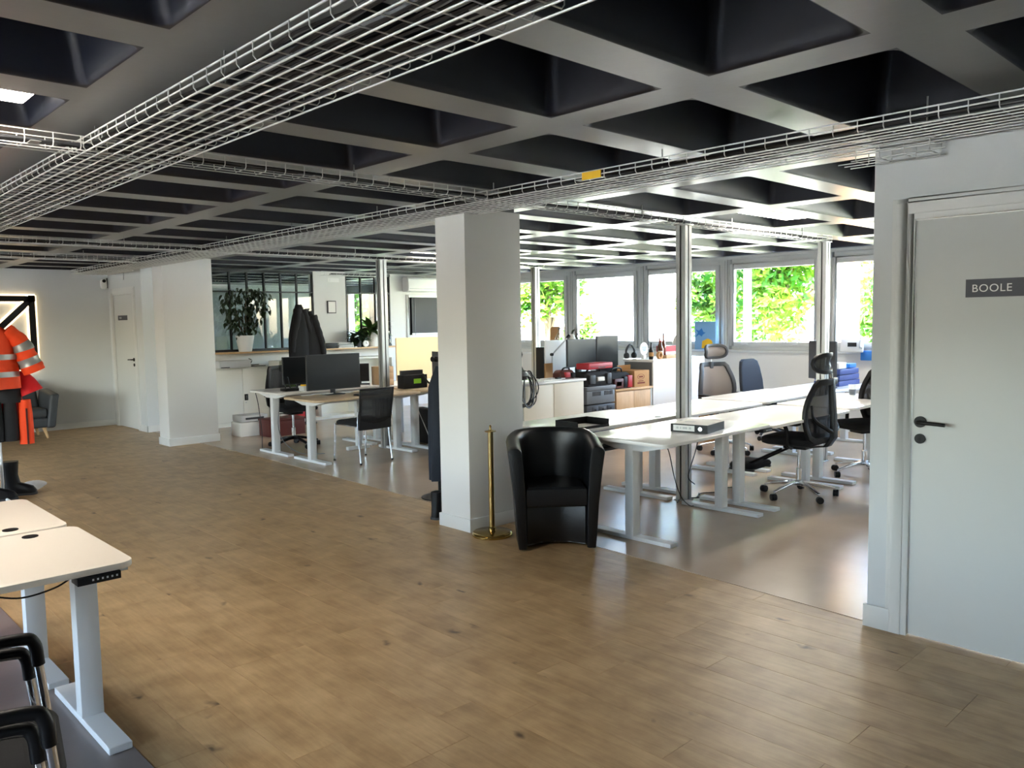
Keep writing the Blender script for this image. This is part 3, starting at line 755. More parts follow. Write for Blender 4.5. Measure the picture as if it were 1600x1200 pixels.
ergo('black chair with black star base under the pale oak desks', (5.15, 9.55), math.radians(180), base_m='black', headrest=False)

# navy visitor chair
t = thing('visitor_chair', 'navy upholstered chair with plain rounded back by the windows', 'chair', (9.72, 5.36, 0), math.radians(175))
star_base(t, 'black')
pillow(.48, .48, .45, .53, .09).build('seat', 'navy', t)
rings = []
for z, w in ((.50, .22), (.56, .245), (.75, .24), (.92, .21), (1.0, .18), (1.03, .12)):
    rings.append([(x, y - .24 - (z - .5) * .12 + .03 * (x / .24) ** 2, z) for x, y in rrect(-w, w, -.028, .028, .026, 4)])
MB().ring(rings).build('backrest', 'navy', t)
B(-.03, .03, -.30, -.26, .44, .7).build('back_post', 'black', t, bevel=.006)

# mesh-back four-leg chair
t = thing('side_chair', 'black mesh back chair with thin chrome legs at the pale oak desk', 'chair', (5.17, 7.97, 0), math.radians(4))
for s in (-1, 1):
    MB().tube(smooth_path([(s * .225, -.26, .005), (s * .215, -.21, .44), (s * .215, -.23, .60)], 5), .011, 8).build('rear_leg', 'chrome', t)
    MB().tube([(s * .225, .24, .005), (s * .22, .21, .44)], .011, 8).build('front_leg', 'chrome', t)
    for yy in (-.26, .24): MB().lathe([(.013, 0), (.013, .018), (.011, .022)], 10, (s * .225, yy, 0)).build('foot_cap', 'black', t)
    MB().tube([(s * .218, -.21, .43), (s * .218, .21, .43)], .011, 8).build('side_rail', 'chrome', t)
pillow(.46, .46, .43, .48, .07).build('seat', 'blacksoft', t)
N = 8; vs = []
for j in range(N + 1):
    for i in range(N + 1):
        u = -1 + 2 * i / N; v = j / N; w = .235 - .02 * (1 - v)
        vs.append((u * w, -.235 - .06 * v - .035 * (1 - u * u), .40 + .45 * v))
fs = [(j * (N + 1) + i, j * (N + 1) + i + 1, (j + 1) * (N + 1) + i + 1, (j + 1) * (N + 1) + i) for j in range(N) for i in range(N)]
MB().add(vs + [(x, y - .008, z) for x, y, z in vs], fs + [tuple((N + 1) ** 2 + q for q in f[::-1]) for f in fs]).build('backrest_mesh', 'meshblack', t)
bl = [vs[k * (N + 1)] for k in range(N + 1)] + [vs[N * (N + 1) + k] for k in range(1, N + 1)] + [vs[(N - k) * (N + 1) + N] for k in range(1, N + 1)] + [vs[N - k] for k in range(1, N)]
MB().tube([(x, y - .004, z) for x, y, z in bl + bl[:2]], .011, 8).build('backrest_frame', 'black', t)
vs2 = [(-.225 + .45 * i / 6, -.238 - .03 * (1 - (-1 + i / 3) ** 2), .39 + .12 * j) for j in range(2) for i in range(7)]
fs = [(i, i + 1, i + 8, i + 7) for i in range(6)]
MB().add(vs2 + [(x, y - .018, z) for x, y, z in vs2], fs + [tuple(14 + q for q in f[::-1]) for f in fs]).build('lower_back_band', 'blacksoft', t)

# black leather tub chair
t = thing('tub_chair', 'black leather tub armchair in front of the column', 'armchair', (4.175, 3.975, 0), math.atan2(-.65, .76) + PI)
# local: faces +Y ; outer U profile
def upath(R, ext, n=16):
    pts = [(R, ext)]
    pts += [(R, ext * (1 - k / 5)) for k in range(1, 5)]
    pts += [(R * math.cos(-PI * k / n), R * math.sin(-PI * k / n) * .92) for k in range(n + 1)]
    pts += [(-R, ext * k / 5) for k in range(1, 6)]
    return pts
levels = [(0.012, .268, .212, .27), (.12, .278, .212, .27), (.35, .292, .214, .27), (.60, .318, .226, .275), (.72, .334, .238, .28)]
mb = MB(); rings = []
outer = [upath(r_o, e) for z, r_o, r_i, e in levels]; inner = [upath(r_i, e) for z, r_o, r_i, e in levels]
npt = len(outer[0])
for i in range(npt):
    fr_ = 1 - abs(i - (npt - 1) / 2) / ((npt - 1) / 2)          # 0 at arm fronts, 1 at back
    rise = .70 - .02 + .075 * min(1, fr_ * 1.6)
    sc = rise / .72
    prof = []
    for (z, *_), p in zip(levels, [o[i] for o in outer]): prof.append((p[0], p[1], z * sc if z > .3 else z))
    po, pi_ = outer[-1][i], inner[-1][i]; zt = .72 * sc
    for q in range(1, 6):
        a = PI * q / 6; k = (1 - math.cos(a)) / 2
        prof.append((po[0] + (pi_[0] - po[0]) * k, po[1] + (pi_[1] - po[1]) * k, zt + .042 * math.sin(a)))
    for (z, *_), p in list(zip(levels, [o[i] for o in inner]))[::-1]: prof.append((p[0], p[1], z * sc if z > .3 else z))
    rings.append(prof)
mb.ring(rings)
mb.build('shell', 'leather', t, bevel=.006)
mb = MB(); rings = []
for s, z in ((.93, .30), (.985, .315), (1.0, .37), (.985, .425), (.93, .44)):
    rings.append([(x * s, y * s, z) for x, y in [(p[0] * .985, p[1] * .985) for p in upath(.213, .262)]])
mb.ring(rings).build('seat_cushion', 'leather', t)
pts = [(p[0] * .99, p[1]) for p in upath(.212, .02)]
MB().prism([(.205, .20), (.205, .17), (.10, .10), (0, .08), (-.10, .10), (-.205, .17), (-.205, .20), (-.10, .13), (0, .11), (.10, .13)], .02, .30).build('front_apron', 'leather', t, bevel=.006)
MB().tube(smooth_path([(.203, .197, .025), (.10, .128, .025), (0, .107, .025), (-.10, .128, .025), (-.203, .197, .025)], 5), .004, 6).build('apron_piping', 'grey', t)
for s in (-1, 1):
    for yy in (-.16, .20): MB().lathe([(.02, 0), (.02, .014)], 10, (s * .235 * (.8 if yy < 0 else 1), yy, 0)).build('glide', 'black', t)
for i in range(5):
    u = -1 + i / 2
    MB().tube(smooth_path([(u * .045, -.232 + abs(u) * .008, .735), (u * .05, -.214, .66), (u * .055, -.205, .58)], 4), [.001, .002, .003, .0035, .0035, .003, .002, .001, .0005], 5).build('leather_pleat', 'leather', t)

# brass barrier post
t = thing('barrier_post', 'polished brass barrier post on round base beside the column', 'barrier post', (3.965, 4.405, 0))
MB().lathe([(.145, 0), (.15, .006), (.15, .016), (.144, .02), (.146, .026), (.138, .032), (.03, .036), (.028, .04)], 40).build('base', 'brass', t)
MB().lathe([(.026, .034), (.026, .06), (.021, .065), (.021, .78)], 20).build('pole', 'brass', t)
MB().lathe([(.021, .775), (.042, .778), (.044, .784), (.02, .788), (.008, .795), (.006, .81), (.009, .818), (.004, .828)], 20).build('finial', 'brass', t)

# stacked chairs at the lower left corner
def stack_chair(label, x, y, z, rz):
    t = thing('stacking_chair', label, 'chair', (x, y, z), rz, 'stacked black armchairs at the lower left')
    for s in (-1, 1):
        MB().tube(smooth_path([(s * .27, .26, .005), (s * .27, .22, .30), (s * .27, .19, .60)], 4), .0125, 10).build('front_leg', 'chrome', t)
        MB().tube([(s * .26, -.25, .005), (s * .25, -.19, .45)], .0125, 10).build('rear_leg', 'chrome', t)
        MB().tube(smooth_path([(s * .27, .193, .57), (s * .27, .185, .635), (s * .265, .15, .655), (s * .26, .0, .655), (s * .25, -.15, .645), (s * .24, -.23, .62)], 6), .0175, 10).build('armrest', 'black', t)
        MB().tube([(s * .25, -.19, .44), (s * .24, -.27, .84)], .0125, 10).build('back_upright', 'chrome', t)
        MB().tube([(s * .26, .21, .43), (s * .25, -.19, .43)], .011, 8).build('seat_rail', 'chrome', t)
    pillow(.47, .46, .43, .475, .08).build('seat', 'blacksoft', t)
    rings = []
    for zz, w in ((.50, .20), (.55, .225), (.70, .235), (.83, .225), (.87, .20)):
        rings.append([(xx, yy - .205 - (zz - .45) * .17 - .03 * (1 - (xx / .235) ** 2), zz) for xx, yy in rrect(-w, w, -.014, .014, .013, 3)])
    MB().ring(rings).build('backrest', 'black', t)
stack_chair('lower of two stacked black armchairs at the lower left corner', .31, 2.42, 0, math.radians(-90 - 11))
stack_chair('upper of two stacked black armchairs at the lower left corner', .324, 2.37, .052, math.radians(-90 - 11))

# ---------------------------------------------------------------- things on the middle desks
t = thing('paper_tray', 'black plastic paper tray on the rear white desk', 'paper tray', (4.80, 4.24, .742), math.radians(-4))
B(-.175, .175, -.125, .125, 0, .006).build('tray_floor', 'black', t)
B(-.175, -.169, -.125, .125, .006, .06).build('tray_side', 'black', t)
B(.169, .175, -.125, .125, .006, .06).build('tray_side', 'black', t)
B(-.169, .169, .119, .125, .006, .06).build('tray_side', 'black', t)
B(-.169, .169, -.125, -.119, .006, .02).build('tray_lip', 'black', t)
tag(B(4.66, 4.93, 4.14, 4.33, .7485, .752).build('paper_sheet', 'paper'), 'white sheets lying in the black paper tray', 'paper')
t = thing('ring_binder', 'black and white lever arch binder lying on the nearest white desk', 'binder', (5.24, 3.46, .738), math.radians(10))
B(-.16, .16, -.145, .145, 0, .003).build('cover', 'paper', t)
B(-.16, .16, -.145, .145, .058, .061).build('cover', 'paper', t, label='pale top cover')
B(-.163, -.16, -.147, .147, 0, .061).build('spine', 'black', t)
B(-.160, .16, -.147, -.1455, 0, .061).build('edge_band', 'black', t)
B(-.1645, -.163, -.045, .125, .010, .052).build('spine_label', 'white', t)
for k, (a, b) in enumerate(((-.02, .0), (.012, .05), (.06, .07), (.082, .10))): B(-.1652, -.1645, a, b, .024, .040).build('spine_writing', 'lgrey', t)
MB().cyl((-.1655, -.09, .03), (-.163, -.09, .03), .016, seg=16).build('finger_ring', 'chrome', t)
B(-.02, .02, .02, .10, .061, .0618).build('cover_print', 'lgrey', t)
B(-.15, .15, -.135, .135, .008, .045).build('papers', 'paper', t)
def cable(label, pts, r=.004, m='black', name='cable', n=6):
    o = MB().tube(smooth_path(pts, n), r, 6).build(name, m); return tag(o, label, 'cable')
cable('black cable hanging from the nearest white desk to the floor', [(4.86, 3.5, .70), (4.90, 3.48, .60), (5.02, 3.52, .40), (5.25, 3.62, .20), (5.55, 3.75, .06), (5.72, 3.82, .012), (5.80, 3.86, .008)])
cable('short black cable dangling loose under the nearest white desk', [(5.00, 3.30, .70), (5.00, 3.32, .62), (4.98, 3.35, .50), (4.97, 3.36, .42), (5.02, 3.34, .37)])
t = thing('cable_tangle', 'tangle of black cables and adapters under the rear desk end', 'cables', (4.80, 4.02, .60))
B(-.16, .10, -.03, .05, 0, .035).build('power_strip', 'black', t, bevel=.006)
for k in range(6):
    rr = random.Random(k); MB().tube(smooth_path([(rr.uniform(-.2, .2), rr.uniform(-.07, .07), rr.uniform(-.02, .09)) for _ in range(5)], 5), .005, 6).build('cable', rr.choice(('black', 'darkgrey', 'lgrey')), t)
B(-.24, .24, -.08, .08, -.012, -.006).build('cable_basket', 'darkgrey', t)
MB().cyl((-.2, 0, -.006), (-.2, 0, .12), .004).cyl((.2, 0, -.006), (.2, 0, .12), .004).build('basket_hanger', 'darkgrey', t)
t = thing('paper_cup', 'white tapered cup near the windows on the front desk', 'cup', (8.55, 3.72, .735))
MB().lathe([(.028, 0), (.041, .115), (.043, .118), (.039, .116), (.027, .004)], 20, cap=False).build('cup_body', 'white', t)
MB().lathe([(.030, .012), (.0365, .07)], 18, cap=False).build('cup_print', 'grey', t)
MB().lathe([(.0, .10), (.037, .10)], 16, cap=False).build('drink', 'soil', t)

# monitors
def monitor(label, x, y, z, w, h, rz=0, zc=None, back=False, frame='darkgrey', group='computer monitors'):
    t = thing('monitor', label, 'monitor', (x, y, z), rz, group)
    zc = h / 2 + .10 if zc is None else zc
    B(-w / 2, w / 2, -.012, .018, zc - h / 2, zc + h / 2).build('case', frame, t, bevel=.004)
    B(-w / 2 + .008, w / 2 - .008, -.0135, -.0115, zc - h / 2 + .012, zc + h / 2 - .008).build('screen', 'screen', t)
    B(-.03, .03, .018, .045, .01, zc + .05).build('stand_neck', 'darkgrey', t, bevel=.005)
    MB().prism(rrect(-.13, .13, -.06, .13, .03, 3), 0, .010).build('stand_foot', 'darkgrey', t, bevel=.002)
    return t
monitor('big dark monitor on the pale oak desk at the back post', 5.15, 8.52, .742, .73, .425, 0, .275)
monitor('grey backed monitor standing behind the left of the big dark monitor', 5.02, 9.12, .78, .42, .34, math.radians(-8), .24)
monitor('small black laptop like screen right of the big dark monitor', 5.92, 9.15, .78, .26, .24, math.radians(-20), .16)
monitor('left of the twin monitors behind the tool bags', 7.94, 7.02, .74, .60, .36, math.radians(4), .42)
monitor('right, upright one of the twin monitors behind the tool bags', 8.50, 7.05, .74, .40, .52, math.radians(-6), .37)
monitor('monitor seen edge on behind the aluminium post by the windows', 9.36, 4.44, .73, .50, .46, math.radians(-118), .33)
monitor('black monitor beside the dark coat near the thick column', 6.58, 8.25, .755, .50, .30, math.radians(75), .30)

# back pod clutter
t = thing('document_box', 'black box with green sticker on the back desk', 'box', (6.20, 8.36, .755))
B(-.185, .185, -.07, .07, 0, .17).build('box_body', 'black', t, bevel=.004)
B(-.15, .185, .02, .065, .165, .225).build('inner_file', 'darkgrey', t)
B(-.03, .085, -.0715, -.070, .06, .12).build('sticker', 'green', t)
t = thing('mini_drawers', 'small stack of wooden drawers behind the black box', 'drawer unit', (6.22, 9.05, .76))
B(-.11, .11, -.10, .10, 0, .25).build('case', 'oak', t, bevel=.003)
for k in range(3): dr = B(-.10, .10, -.108, -.10, .012 + .08 * k, .078 + .08 * k).build('drawer', 'oak', t, bevel=.002); MB().cyl((0, -.118, .045 + .08 * k), (0, -.108, .045 + .08 * k), .008).build('knob', 'grey', dr)
t = thing('desk_screen', 'pale wood coloured desk screen panel in front of the blind window', 'desk screen', (7.30, 9.60, 0))
MB().prism(rrect(-.46, .46, .64, 1.37, .015, 3), -.012, .012, Matrix(((1, 0, 0, 0), (0, 0, 1, 0), (0, 1, 0, 0), (0, 0, 0, 1)))).build('panel', 'yellowpanel', t)
for s in (-1, 1): B(s * .4 - .02, s * .4 + .02, -.03, .03, .0, .66).build('bracket', 'lgrey', t)
t = thing('camera_gimbal', 'small black camera on a clamp arm above the back desk', 'camera', (6.50, 8.15, .755))
MB().tube(smooth_path([(.22, .08, .0), (.22, .08, .30), (.15, .04, .36), (.04, 0, .365)], 5), .008, 8).build('arm', 'black', t)
B(-.10, -.02, -.03, .03, .33, .40).build('camera_body', 'black', t, bevel=.008)
MB().cyl((-.10, 0, .365), (-.14, 0, .365), .028, .034, 14).build('lens', 'black', t)
MB().cyl((.06, 0, .34), (.06, 0, .40), .016).build('joint', 'black', t)
B(.24, .29, .04, .09, .34, .41).build('second_joint', 'black', t, bevel=.01)
t = thing('keyboard', 'black keyboard lying on the pale oak desk', 'keyboard', (5.42, 8.12, .742), math.radians(3))
B(-.22, .22, -.065, .065, 0, .016).build('case', 'black', t, bevel=.004)
for r_ in range(4): B(-.21, .21, -.055 + r_ * .028, -.033 + r_ * .028, .016, .020).build('key_row', 'darkgrey', t)
t = thing('router', 'black router with two upright antennas on the far white desk', 'router', (4.84, 9.02, .78))
B(-.10, .10, -.07, .07, 0, .035).build('case', 'black', t, bevel=.006)
MB().tube([(-.06, 0, .03), (-.085, 0, .17)], .008, 8).build('antenna', 'black', t)
MB().tube([(.0, 0, .03), (-.03, 0, .17)], .008, 8).build('antenna', 'black', t)
t = thing('switch_box', 'flat white box with cables beside the big monitor', 'box', (5.12, 8.90, .78))
B(-.20, .14, -.07, .07, 0, .06).build('case', 'lgrey', t, bevel=.004)
B(-.19, .0, -.06, .03, .06, .075).build('cable_plugs', 'yellow', t)
for k in range(4):
    rr = random.Random(20 + k); x0 = 4.75 + k * .28
    cable(['white cable looping off the bare end of the far desk', 'white cable lying left of the big monitor foot', 'pale cable lying right of the big monitor foot', 'white cable lying by the back post foot'][k],
          [(x0, 8.60, .75), (x0 + .08, 8.52, .757), (x0 + .2, 8.60, .757), (x0 + .3, 8.50, .752), (x0 + .42, 8.58, .75)], .005, 'white' if k % 2 else 'lgrey')
t = thing('white_clutter', 'white adapter and crumpled paper beside the keyboard', 'adapter', (5.55, 8.40, .742))
B(-.08, .06, -.04, .04, 0, .035).build('adapter', 'white', t, bevel=.008); B(.09, .16, -.03, .05, 0, .025).build('paper', 'paper', t, bevel=.01)
t = thing('paper_pile', 'low pile of papers on the desk beside the black box', 'papers', (6.85, 8.45, .755))
for k in range(4): B(-.15 + .012 * k, .15 - .008 * k, -.11, .11, .018 * k, .018 * k + .012).build('paper_bundle', ('paper', 'lgrey', 'paper', 'darkgrey')[k], t)
cable('white power cable swinging below the pale oak desk end', [(6.18, 8.35, .70), (6.20, 8.33, .60), (6.28, 8.32, .40), (6.36, 8.30, .20), (6.40, 8.28, .05), (6.30, 8.25, .01), (6.15, 8.3, .012)], .006, 'lgrey')
cable('thin grey cable running down the leg of the far white desk', [(4.72, 9.08, .78), (4.70, 9.05, .6), (4.68, 9.05, .35), (4.74, 9.02, .15), (4.90, 8.9, .012), (5.1, 8.7, .01)], .005, 'grey')
cable('dark cable hanging at the bare end of the far desk', [(4.62, 9.5, .75), (4.66, 9.52, .6), (4.72, 9.6, .4), (4.76, 9.65, .2), (4.78, 9.7, .01)], .005, 'darkgrey')
# below the pod
t = thing('storage_box', 'maroon box standing on the floor under the far desk', 'box', (5.62, 10.75, 0))
B(-.28, .28, -.16, .16, 0, .22).build('box_body', 'maroon', t, bevel=.006); B(-.29, .29, -.17, .17, .22, .25).build('lid', 'maroon', t, bevel=.006)
t = thing('crate_stack', 'white crates with papers stacked on the floor behind the maroon box', 'crate', (5.30, 11.1, 0))
B(-.22, .22, -.16, .16, 0, .20).build('crate', 'white', t, bevel=.006); B(-.20, .20, -.15, .15, .21, .30).build('crate', 'lgrey', t, bevel=.006); B(-.14, .14, -.151, -.149, .24, .27).build('label_strip', 'darkgrey', t)
t = thing('white_sideboard', 'white open shelf unit under the second glazing', 'shelf unit', (7.30, 12.06, 0))
B(-1.10, 1.10, -.18, .18, 0, .05).build('plinth', 'cabwhite', t); B(-1.10, 1.10, -.18, .18, .50, .53).build('shelf', 'cabwhite', t); B(-1.10, 1.10, .16, .18, .05, .98).build('back_panel', 'cabwhite', t)
B(-1.10, 1.10, -.18, .18, .98, 1.01).build('top_panel', 'cabwhite', t)
for xx in (-1.09, -.36, .37, 1.08): B(xx - .012, xx + .012, -.18, .16, .05, .98).build('divider', 'cabwhite', t)
tag(B(6.4, 6.75, 11.95, 12.15, .53, .66).build('folder_row', 'green', bevel=.004), 'green folders lying on the lower white shelf', 'folders')
tag(B(6.45, 6.80, 11.95, 12.12, .05, .20).build('folder_row', 'redpl', bevel=.004), 'red folders on the bottom white shelf', 'folders')
t = thing('computer_tower', 'black computer tower under the pale oak desks', 'computer', (6.50, 8.45, 0))
B(-.10, .10, -.22, .22, .015, .46).build('case', 'black', t, bevel=.006); B(-.095, .095, -.226, -.22, .03, .45).build('front_panel', 'darkgrey', t, bevel=.003)
for s in (-1, 1): B(-.09, .09, s * .18 - .02, s * .18 + .02, 0, .016).build('foot', 'black', t)
t = thing('table_base', 'short white stub foot of a hidden table under the pale oak desk', 'table foot', (5.60, 8.72, 0))
B(-.17, .15, -.03, .03, .003, .045).build('foot_bar', 'legwhite', t, bevel=.004); B(-.03, .03, -.03, .03, .045, .70).build('foot_post', 'legwhite', t, bevel=.003)
t = thing('rucksack', 'black rucksack slumped on the seat under the far desk', 'bag', (5.20, 9.42, .545))
rings = []
for z, w, d in ((0, .17, .12), (.03, .20, .14), (.10, .19, .13), (.15, .14, .10), (.17, .06, .05)):
    rings.append([(x + .008 * math.sin(9 * y + z * 20), y, z) for x, y in rrect(-w, w, -d, d, min(w, d) * .6, 5)])
MB().ring(rings).build('bag_body', 'blacksoft', t); MB().tube(smooth_path([(-.05, 0, .16), (0, 0, .21), (.05, 0, .16)], 5), .008, 6).build('carry_loop', 'black', t)

# ---------------------------------------------------------------- garments
def coat(name, label, x, y, ztop, length, w, m, rz=0, sleeve=True, seed=0, cat='coat', hood=True, parent=None):
    sh = .5 if sleeve else .16
    t = thing(name, label, cat, (x, y, 0), rz)
    rr = random.Random(seed); ph = rr.uniform(0, 6)
    rings = []
    for k in range(12):
        v = k / 11; z = ztop - length * v
        ww = (.05 + (w - .05) * min(1, v / sh)) if v < sh else w * (1 + .12 * (v - sh)); dd = .05 + .05 * min(1, v / .2) + .02 * v
        ring = []
        for j in range(28):
            a = 2 * PI * j / 28; fold = 1 + (.10 * v) * math.sin(5 * a + ph + 2 * v) + .06 * v * math.sin(9 * a + ph * 2)
            ring.append((ww * math.cos(a) * fold, dd * math.sin(a) * fold, z))
        rings.append(ring)
    MB().ring(rings).build('coat_body', m, t)
    if sleeve:
        for s in (-1, 1):
            pts = smooth_path([(s * .05, -.03, ztop - .08), (s * .10, -.06, ztop - .26), (s * (w - .02), -.07, ztop - .50), (s * (w + .01), -.07, ztop - .74)], 5)
            MB().tube(pts, [.065 - .025 * i / len(pts) + .004 * math.sin(i * 2.1) for i in range(len(pts))], 12).build('sleeve', m, t)
    if hood:
        MB().lathe([(.02, -.06), (.07, -.04), (.085, .0), (.07, .05), (.03, .075)], 14, (0, .03, ztop)).build('hood', m, t)
    return t
def stand(name, label, x, y, h, m='black', arms=4):
    t = thing(name, label, 'coat stand', (x, y, 0))
    MB().lathe([(.17, 0), (.17, .012), (.03, .02), (.016, .03), (.016, h)], 20).build('pole', m, t)
    for k in range(arms):
        a = 2 * PI * k / arms + .4
        MB().tube(smooth_path([(0, 0, h - .12), (math.cos(a) * .08, math.sin(a) * .08, h - .10), (math.cos(a) * .13, math.sin(a) * .13, h - .02)], 4), .009, 8).build('hook', m, t)
    return t
stand('coat_stand', 'black coat stand carrying two black coats before the glazing', 6.52, 11.66, 1.86)
coat('jacket', 'left of two black jackets hanging before the glazing', 6.42, 11.60, 1.90, 1.0, .20, M['blacksoft'], .2, seed=3, hood=False)
coat('jacket', 'right of two black jackets hanging before the glazing', 6.62, 11.62, 1.80, .95, .19, M['blacksoft'], -.35, seed=5, hood=False)
stand('coat_stand', 'dark coat stand hidden behind the thick column', 4.52, 5.72, 1.15, 'black', 3)
coat('jacket', 'dark navy coat hanging just left of the thick column', 4.52, 5.66, 1.20, 1.02, .13, M['navy'], 0, sleeve=False, seed=8, hood=False)
t = thing('work_boot', 'black boot standing at the left foot of the thick column', 'boot', (4.08, 5.14, 0), math.radians(20))
MB().ring([[(x * sx + ox, y * sy, z) for x, y in rrect(-1, 1, -1, 1, .6, 3)] for z, sx, sy, ox in ((0, .13, .045, 0), (.03, .13, .047, 0), (.07, .115, .045, -.01), (.11, .06, .042, -.06), (.22, .05, .045, -.07))]).build('boot_body', 'black', t)
MB().prism(rrect(-.135, .13, -.05, .05, .04, 4), 0, .018).build('sole', 'darkgrey', t)

# hi-vis garments on a rack at the left edge
t = thing('garment_rack', 'pale steel garment rack at the left edge of the picture', 'rack', (1.60, 8.80, 0))
MB().tube([(.10, -.06, .0), (.10, -.06, 1.62)], .014, 10).build('upright', 'legwhite', t)
MB().tube([(.10, -.06, 1.60), (-1.1, -.06, 1.60)], .014, 10).build('hanging_rail', 'legwhite', t)
MB().tube([(-1.1, -.06, .0), (-1.1, -.06, 1.62)], .014, 10).build('upright', 'legwhite', t)
MB().tube([(.10, -.35, .014), (.10, .25, .014)], .014, 8).tube([(-1.1, -.35, .014), (-1.1, .25, .014)], .014, 8).build('foot_bar', 'legwhite', t)
def hivis(label, x, y, ztop, m, bands, rz, w=.24, length=.62, name='safety_jacket'):
    t = coat(name, label, x, y, ztop, length, w, m, rz, sleeve=False, seed=int(x * 100), cat='jacket', hood=False)
    for s in (-1, 1):
        P0 = [(s * (w - .06), -.02, ztop - .08), (s * (w + .05), -.04, ztop - .20), (s * (w + .10), -.05, ztop - .34), (s * (w + .15), -.06, ztop - .47)]
        pts = smooth_path(P0, 6); n = len(pts)
        rad = [.07 + .030 * i / n + .004 * math.sin(i * 1.7) for i in range(n)]
        sl = MB().tube(pts, rad, 14).build('sleeve', m, t)
        for a in bands:
            i0 = int(a * n); MB().tube(pts[i0:i0 + 4], [r_ + .003 for r_ in rad[i0:i0 + 4]], 14, cap=False).build('reflective_band', 'reflect', sl)
    for zz in (.30, .46):
        v = zz / length; ww = w * (1 + .12 * (v - .16)) * 1.09; dd = (.10 + .02 * v) * 1.12
        MB().ring([[(ww * math.cos(2 * PI * j / 28), dd * math.sin(2 * PI * j / 28), ztop - zz - q) for j in range(28)] for q in (0, .05)], False, False).build('reflective_band', 'reflect', t)
    return t
hivis('orange high visibility jacket with grey bands at the left edge', 1.60, 8.62, 1.66, M['orange'], (.35, .68), math.radians(8))
t = coat('safety_jacket', 'red jacket hanging below the orange sleeves at the left edge', 1.66, 8.86, 1.30, .62, .24, M['red'], 0, sleeve=False, seed=4, cat='jacket', hood=False)
MB().tube(smooth_path([(.20, -.06, -.06 + 1.22), (.28, -.08, 1.10), (.33, -.10, .98)], 5), [.05 + .006 * i for i in range(11)], 12).build('sleeve', 'red', t)
t = thing('work_trousers', 'black and orange work trousers hanging low at the left edge', 'trousers', (1.80, 8.74, 0))
for i, (xx, m_) in enumerate(((-.12, 'blacksoft'), (.0, 'blacksoft'), (.125, 'orange'))):
    MB().ring([[(xx + ww * math.cos(2 * PI * j / 16), .055 * math.sin(2 * PI * j / 16), z) for j in range(16)] for z, ww in ((.50 + .04 * (i != 2), .062), (.65, .064), (.80, .06), (.92, .05))]).build('trouser_leg', m_, t)
B(.115, .13, -.062, -.05, .50, .84).build('leg_stripe', 'maroon', t)
MB().ring([[(.10 * math.cos(2 * PI * j / 16), .06 * math.sin(2 * PI * j / 16), z) for j in range(16)] for z in (.90, 1.06)]).build('waistband', 'blacksoft', t)
def boot(label, x, y, rz):
    t = thing('rubber_boot', label, 'boot', (x, y, 0), rz)
    MB().ring([[(a * sx + ox, b * sy, z) for a, b in rrect(-1, 1, -1, 1, .6, 3)] for z, sx, sy, ox in ((0, .14, .05, 0), (.04, .138, .05, 0), (.08, .12, .048, -.01), (.12, .062, .05, -.06), (.20, .055, .055, -.07), (.33, .07, .062, -.075))]).build('boot_body', 'black', t)
    MB().prism(rrect(-.145, .145, -.055, .055, .045, 4), 0, .02).build('sole', 'darkgrey', t)
boot('tall black rubber boot on the floor below the hanging jackets', 1.86, 8.83, math.radians(-25))
boot('second black rubber boot at the very left edge', 1.66, 8.66, math.radians(-15))
rings = []
for k in range(6):
    v = k / 5; rings.append([((.12 * math.sin(PI * (.15 + .85 * (1 - v)) / 1.1) + .012 * math.sin(5 * j)) * math.cos(2 * PI * j / 16), (.07 * (1 - v * .7) + .01 * math.cos(3 * j)) * math.sin(2 * PI * j / 16), .085 * v) for j in range(16)])
o = MB().ring(rings).build('plastic_bag', 'white', loc=(2.02, 9.02, .004)); tag(o, 'crumpled white plastic bag on the floor behind the boot', 'bag')

# sofa armchair
t = thing('armchair', 'charcoal armchair with tapered wooden legs under the glowing wall light', 'armchair', (2.66, 13.42, 0), 0)
B(-.52, .52, -.34, .30, .16, .30).build('seat_base', 'sofa', t, bevel=.03, seg=3)
B(-.50, .50, -.36, .22, .30, .44).build('seat_cushion', 'sofa', t, bevel=.045, seg=4)
for s in (-1, 1):
    P_ = [(s * .50, -.38), (s * .62, -.40), (s * .68, .30), (s * .50, .32)]
    MB().ring([[(s * (a + (.07 * (z - .16) / .5)), b, z if b > 0 else min(z, .64)) for a, b in ((.48, -.36), (.60, -.36), (.62, .32), (.48, .32))] for z in (.15, .35, .55, .69)]).build('armrest', 'sofa', t, bevel=.035, seg=3)
MB().ring([[(x, y + .20 + (z - .3) * .12, z) for x, y in rrect(-w, w, -.07, .07, .06, 4)] for z, w in ((.28, .50), (.45, .52), (.70, .50), (.80, .46), (.84, .38))]).build('backrest', 'sofa', t, bevel=.01)
for sx in (-1, 1):
    for yy in (-.27, .24): MB().cyl((sx * .46, yy, .17), (sx * .50, yy - .02, .0), .028, .016, 12).build('leg', 'beech', t)

